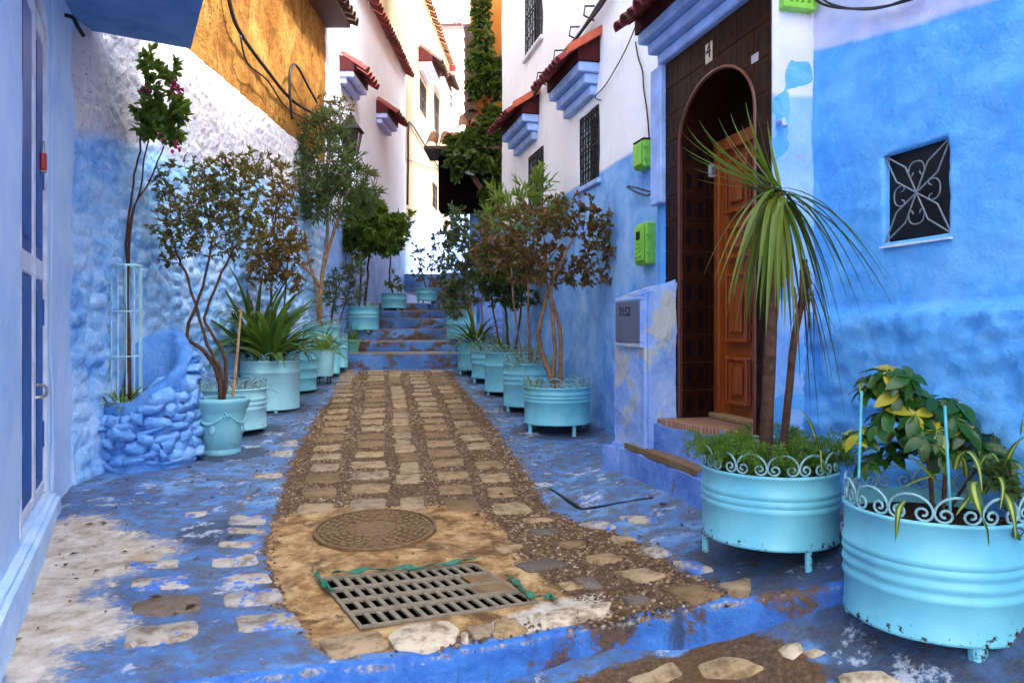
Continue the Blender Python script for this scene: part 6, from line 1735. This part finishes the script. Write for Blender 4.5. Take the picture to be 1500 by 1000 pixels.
# ------------------------------------------------------------------ left: climber in the stone planter
gb = Vector((TG.location.x, TG.location.y, TG.location.z))
Yb = 5.12
def pinks(t, b):
    P = []
    for x, y, n in ((256, 126, 14), (261, 131, 10), (214, 134, 7), (258, 214, 9), (236, 205, 3)):
        for _ in range(n): P.append(np.array(at(x+random.uniform(-7, 7), y+random.uniform(-5, 5), Yb-.08)))
    P = np.array(P); foliage('flowers', P, rng.normal(0, 1, P.shape), np.full(len(P), .034), np.full(len(P), .028), 'flower', t, b, .2, .2)
shrub('bougainvillea', 'climbing bougainvillea with a few pink flowers rising from the tree guard', 'climber',
      [[gb, at(187, 420, Yb), at(186, 345, Yb), at(196, 270, Yb), at(206, 205, Yb), at(214, 110, Yb)], [gb+Vector((.02, 0, 0)), at(190, 350, Yb), at(204, 280, Yb), at(218, 205, Yb)], [gb+Vector((.03, .01, 0)), at(188, 345, Yb), at(214, 275, Yb), at(240, 215, Yb)]],
      [crown(228, 160, Yb, 34, 36, .14), crown(222, 95, Yb, 14, 34, .10), crown(238, 185, Yb, 36, 26, .14), crown(246, 110, Yb, 16, 26, .08), crown(265, 165, Yb, 14, 22, .08)],
      110, (.062, .036), 5, 'lf_green', 'twig', (.010, .005), step=.07, extra=pinks)
tuft('spider_plant', 'spiky striped tuft growing at the foot of the tree guard', Vector((SPc.x-.10, SPc.y-.14, zb0+.41)), 44, .24, .010, 'lf_varieg', (.2, 1.4), (.7, 1.9), .09)

# left: crooked shrub in the urn
b = top(LA)*0+Vector((U.location.x, U.location.y, U.location.z+.37)); Yu = 5.4
shrub('olive_shrub', 'crooked brown and olive leaved shrub growing out of the turquoise urn', 'shrub',
      [[b, at(318, 545, Yu), at(300, 515, Yu), at(274, 490, Yu), at(288, 445, Yu), at(302, 400, Yu), at(312, 350, Yu)], [b+Vector((.02, 0, 0)), at(330, 530, Yu), at(312, 490, Yu), at(300, 465, Yu), at(325, 400, Yu), at(350, 350, Yu)], [b+Vector((.0, .02, 0)), at(322, 540, Yu), at(304, 505, Yu), at(276, 410, Yu), at(262, 380, Yu), at(250, 340, Yu)]],
      [crown(300, 300, Yu, 66, 48, .26), crown(340, 270, Yu, 52, 44, .24), crown(270, 340, Yu, 44, 40, .2), crown(350, 340, Yu, 44, 46, .22), crown(240, 270, Yu, 18, 34, .1), crown(236, 330, Yu, 20, 24, .1), crown(310, 245, Yu, 70, 22, .16), crown(380, 240, Yu+.2, 30, 30, .15), crown(250, 375, Yu, 20, 16, .1)],
      640, (.034, .016), 6, 'lf_dry', 'twig', (.019, .007), outward=.5)
p0, p1 = at(341, 580, 5.35), at(353, 452, 5.5)
tag(part('wooden_stake', MB().tube([Vector(), (p1-p0)*.5+Vector((.004, 0, 0)), p1-p0], [.012, .011, .008], 6), M['stake'], None, loc=p0), 'bare wooden stake leaning in the turquoise urn', 'stake')

# left: strap leaved plant, rusty shrub behind
tuft('clivia', 'big dark green strap leaved plant arching over the tall pale planter', top(LB)+Vector((.02, -.06, .02)), 76, .84, .036, 'lf_strap', (.55, 1.5), (1., 2.3), .10)
tuft('cordyline', 'upright dark sword leaved plant behind the strap leaved clump', top(LB)+Vector((-.18, .12, .0)), 40, 1.15, .026, 'lf_dark', (.7, 1.5), (.3, 1.2), .06)
shrub('rusty_shrub', 'rusty brown leaved shrub rising behind the big strap leaved plant', 'shrub',
      [[top(LB)+Vector((.05, .12, 0)), at(398, 440, 7.3), at(402, 360, 7.3), at(405, 300, 7.3)], [top(LB)+Vector((.1, .1, 0)), at(418, 430, 7.3), at(425, 350, 7.3)]],
      [crown(405, 330, 7.3, 34, 66, .3), crown(425, 380, 7.3, 30, 50, .28), crown(388, 390, 7.3, 26, 44, .25), crown(415, 270, 7.4, 20, 34, .2)],
      380, (.048, .017), 7, 'lf_rust', 'twig', (.014, .007))
# left: tall oleander tree
shrub('oleander_tree', 'tall narrow leaved oleander tree with reddish trunk in the left row', 'tree',
      [[top(LE), at(469, 440, 9.5), at(474, 390, 9.5), at(480, 330, 9.5), at(478, 270, 9.5), at(482, 200, 9.5)], [top(LE)+Vector((-.02, 0, 0)), at(464, 430, 9.5), at(452, 380, 9.5), at(446, 340, 9.5)], [at(476, 385, 9.5), at(492, 330, 9.5), at(510, 280, 9.5)], [at(470, 420, 9.5), at(450, 395, 9.45), at(425, 385, 9.4)]],
      [crown(480, 240, 9.5, 44, 52, .42), crown(450, 270, 9.4, 30, 56, .36), crown(520, 260, 9.5, 34, 34, .36), crown(490, 300, 9.5, 50, 34, .4), crown(480, 190, 9.5, 34, 34, .3), crown(540, 285, 9.5, 20, 24, .25), crown(440, 220, 9.4, 22, 40, .25)],
      400, (.125, .0145), 6, 'lf_oleander', 'bark_pale', (.032, .013), upb=.25, droop=.2)
shrub('dry_climber', 'dry reddish twiggy top above the oleander beside the ochre wall', 'shrub', [[at(482, 232, 9.75), at(484, 190, 9.75), at(485, 160, 9.75)]],
      [crown(490, 158, 9.75, 30, 24, .25), crown(476, 185, 9.7, 22, 24, .2)], 110, (.05, .02), 4, 'lf_rust', 'twig', (.012, .006))
shrub('grey_bush', 'grey green fine leaved bush below the oleander tree', 'shrub', [[top(LG), at(490, 440, 10.0), at(500, 410, 10.0)], [top(LG)+Vector((.06, 0, 0)), at(505, 445, 10.), at(515, 415, 10.)]],
      [crown(505, 418, 10.0, 30, 34, .32), crown(486, 430, 10.0, 20, 30, .25), crown(520, 390, 10.0, 16, 20, .2)], 180, (.06, .012), 7, 'lf_sage', 'twig', (.014, .007))
# round green tree in the stair planter
shrub('round_tree', 'dense round headed green tree in the planter on the stairs', 'tree', [[top(PF), at(537, 420, 11.9), at(540, 385, 11.9), at(546, 345, 11.9)], [top(PF)+Vector((-.06, 0, 0)), at(528, 410, 11.9), at(530, 370, 11.9)]],
      [crown(545, 335, 11.8, 44, 34, .46), crown(525, 350, 11.8, 28, 28, .36), crown(575, 340, 11.8, 26, 26, .36), crown(535, 310, 11.8, 34, 22, .36), crown(560, 360, 11.8, 34, 16, .36)],
      430, (.085, .042), 9, 'lf_green', 'bark', (.026, .012), shell=.4, upb=.1)
shrub('thin_tree', 'thin stemmed sapling in the middle small planter on the stairs', 'tree', [[top(PG), at(571, 410, 13.4), at(572, 380, 13.4), at(574, 350, 13.4)]],
      [crown(582, 330, 13.4, 22, 20, .3), crown(570, 350, 13.4, 16, 16, .25), crown(600, 318, 13.4, 10, 14, .2), crown(578, 418, 13.35, 18, 12, .15)], 120, (.08, .035), 6, 'lf_green', 'bark', (.018, .010))
shrub('sparse_sapling', 'sparse leggy sapling in the highest small planter on the stairs', 'tree', [[top(PH), at(618, 400, 13.95), at(612, 375, 13.95), at(610, 350, 13.95)], [top(PH)+Vector((.05, 0, 0)), at(632, 400, 13.95), at(636, 380, 13.95)]],
      [crown(612, 370, 13.95, 12, 22, .2), crown(634, 385, 13.95, 14, 16, .2), crown(622, 400, 13.95, 18, 14, .2), crown(640, 350, 14.0, 8, 22, .15)], 60, (.075, .035), 4, 'lf_dark', 'twig', (.012, .006))
tuft('grass_tuft', 'reddish and green spiky tuft in the pale tin planter', Vector((D_.location.x, D_.location.y, D_.location.z+.39)), 50, .40, .012, 'lf_tip', (.3, 1.5), (.5, 1.8), .07, None)
tuft('grass_tuft', 'reddish grass tuft in the little green pot by the stairs', Vector((SP.location.x, SP.location.y, SP.location.z+.18)), 44, .34, .010, 'lf_fern', (.2, 1.5), (.5, 1.6), .06)
tuft('spider_plant', 'pale green tuft in the third planter of the left row', top(LC)+Vector((.03, -.08, 0)), 40, .38, .014, 'lf_strap', (.4, 1.4), (.8, 2.), .12)
tuft('spider_plant', 'thin grassy tuft inside the open scroll rim behind the urn', top(LA)+Vector((.08, 0, 0)), 22, .20, .008, 'lf_dark', (.4, 1.4), (.8, 2.), .14)
# climbing vine on the orange house
vb0 = at(722, 330, 10.9)
def reds(t, b):
    P = np.array([np.array(at(x+random.uniform(-5, 5), y+random.uniform(-4, 4), 10.72)) for x, y in ((713, 150), (718, 157), (700, 125), (697, 120), (716, 145)) for _ in range(8)])
    foliage('autumn_leaves', P, rng.normal(0, 1, P.shape), np.full(len(P), .08), np.full(len(P), .06), 'flower_red', t, b)
shrub('vine', 'leafy green vine climbing the orange house above the dark canopy', 'climber', [[vb0, at(728, 250, 10.85), at(722, 180, 10.85), at(712, 110, 10.9), at(705, 40, 10.9), at(703, -20, 10.9)], [at(724, 260, 10.85), at(700, 225, 10.7), at(672, 218, 10.6)], [at(722, 150, 10.9), at(732, 120, 10.8), at(738, 90, 10.8)]],
      [crown(704, 10, 10.85, 14, 26, .12), crown(706, 50, 10.85, 14, 24, .12), crown(712, 95, 10.8, 26, 24, .16), crown(722, 120, 10.75, 22, 26, .18), crown(700, 130, 10.75, 20, 14, .14), crown(722, 190, 10.7, 24, 34, .2), crown(716, 225, 10.65, 28, 24, .2), crown(690, 205, 10.6, 22, 14, .16), crown(665, 215, 10.55, 16, 14, .12), crown(726, 260, 10.7, 16, 30, .16), crown(678, 226, 10.45, 22, 12, .14), crown(700, 238, 10.5, 22, 12, .14), crown(664, 246, 10.5, 12, 20, .12), crown(720, 290, 10.6, 14, 20, .14)],
      560, (.105, .075), 5, 'lf_vine', 'twig', (.025, .010), extra=reds, upb=0., droop=.3, step=.1)
shrub('hanging_plant', 'dark trailing plant hanging below the canopy beside the stairs', 'plant', [[at(668, 340, 10.9), at(668, 318, 10.9), at(672, 306, 10.9)]], [crown(668, 330, 10.9, 18, 30, .2), crown(655, 350, 10.9, 10, 24, .15), crown(648, 400, 13.2, 8, 24, .2)], 110, (.06, .03), 5, 'lf_dark', 'twig', (.010, .005))

# ------------------------------------------------------------------ lantern on the white house
lc = at(514, 190, 10.9)
LT = thing('street_lantern', 'black iron street lantern on a bracket above the oleander', 'lantern', lc)
s4 = lambda w0, w1, z0, z1: ([(sx*w0, sy*w0, z0) for sx, sy in ((-1, -1), (1, -1), (1, 1), (-1, 1))]+[(sx*w1, sy*w1, z1) for sx, sy in ((-1, -1), (1, -1), (1, 1), (-1, 1))], [(3,2,1,0),(4,5,6,7),(0,1,5,4),(1,2,6,5),(2,3,7,6),(3,0,4,7)])
mb = MB(); mb.add(*s4(.17, .15, -.02, .01)); mb.add(*s4(.15, .055, .011, .15)); mb.add(*s4(.06, .045, .151, .20)); mb.add(*s4(.02, .012, .201, .25))
part('cap', mb, M['iron'], LT, smooth=False)
mb = MB()
for sx, sy in ((-1, -1), (1, -1), (1, 1), (-1, 1)): mb.tube([(sx*.135, sy*.135, -.02), (sx*.085, sy*.085, -.33)], .010, 4)
mb.add(*s4(.085, .095, -.36, -.33)); part('cage', mb, M['iron'], LT, smooth=False)
mb = MB(); mb.add(*s4(.078, .125, -.325, -.025)); part('glass', mb, simple('lantern_glass', (.04, .04, .045), .2, .5, .1, 5, .02), LT, smooth=False)
part('bracket', MB().tube(smooth_pts([(-.32, .02, -.45), (-.20, .0, -.46), (-.05, 0, -.42), (0, 0, -.36)]), .014, 6), M['iron'], LT)
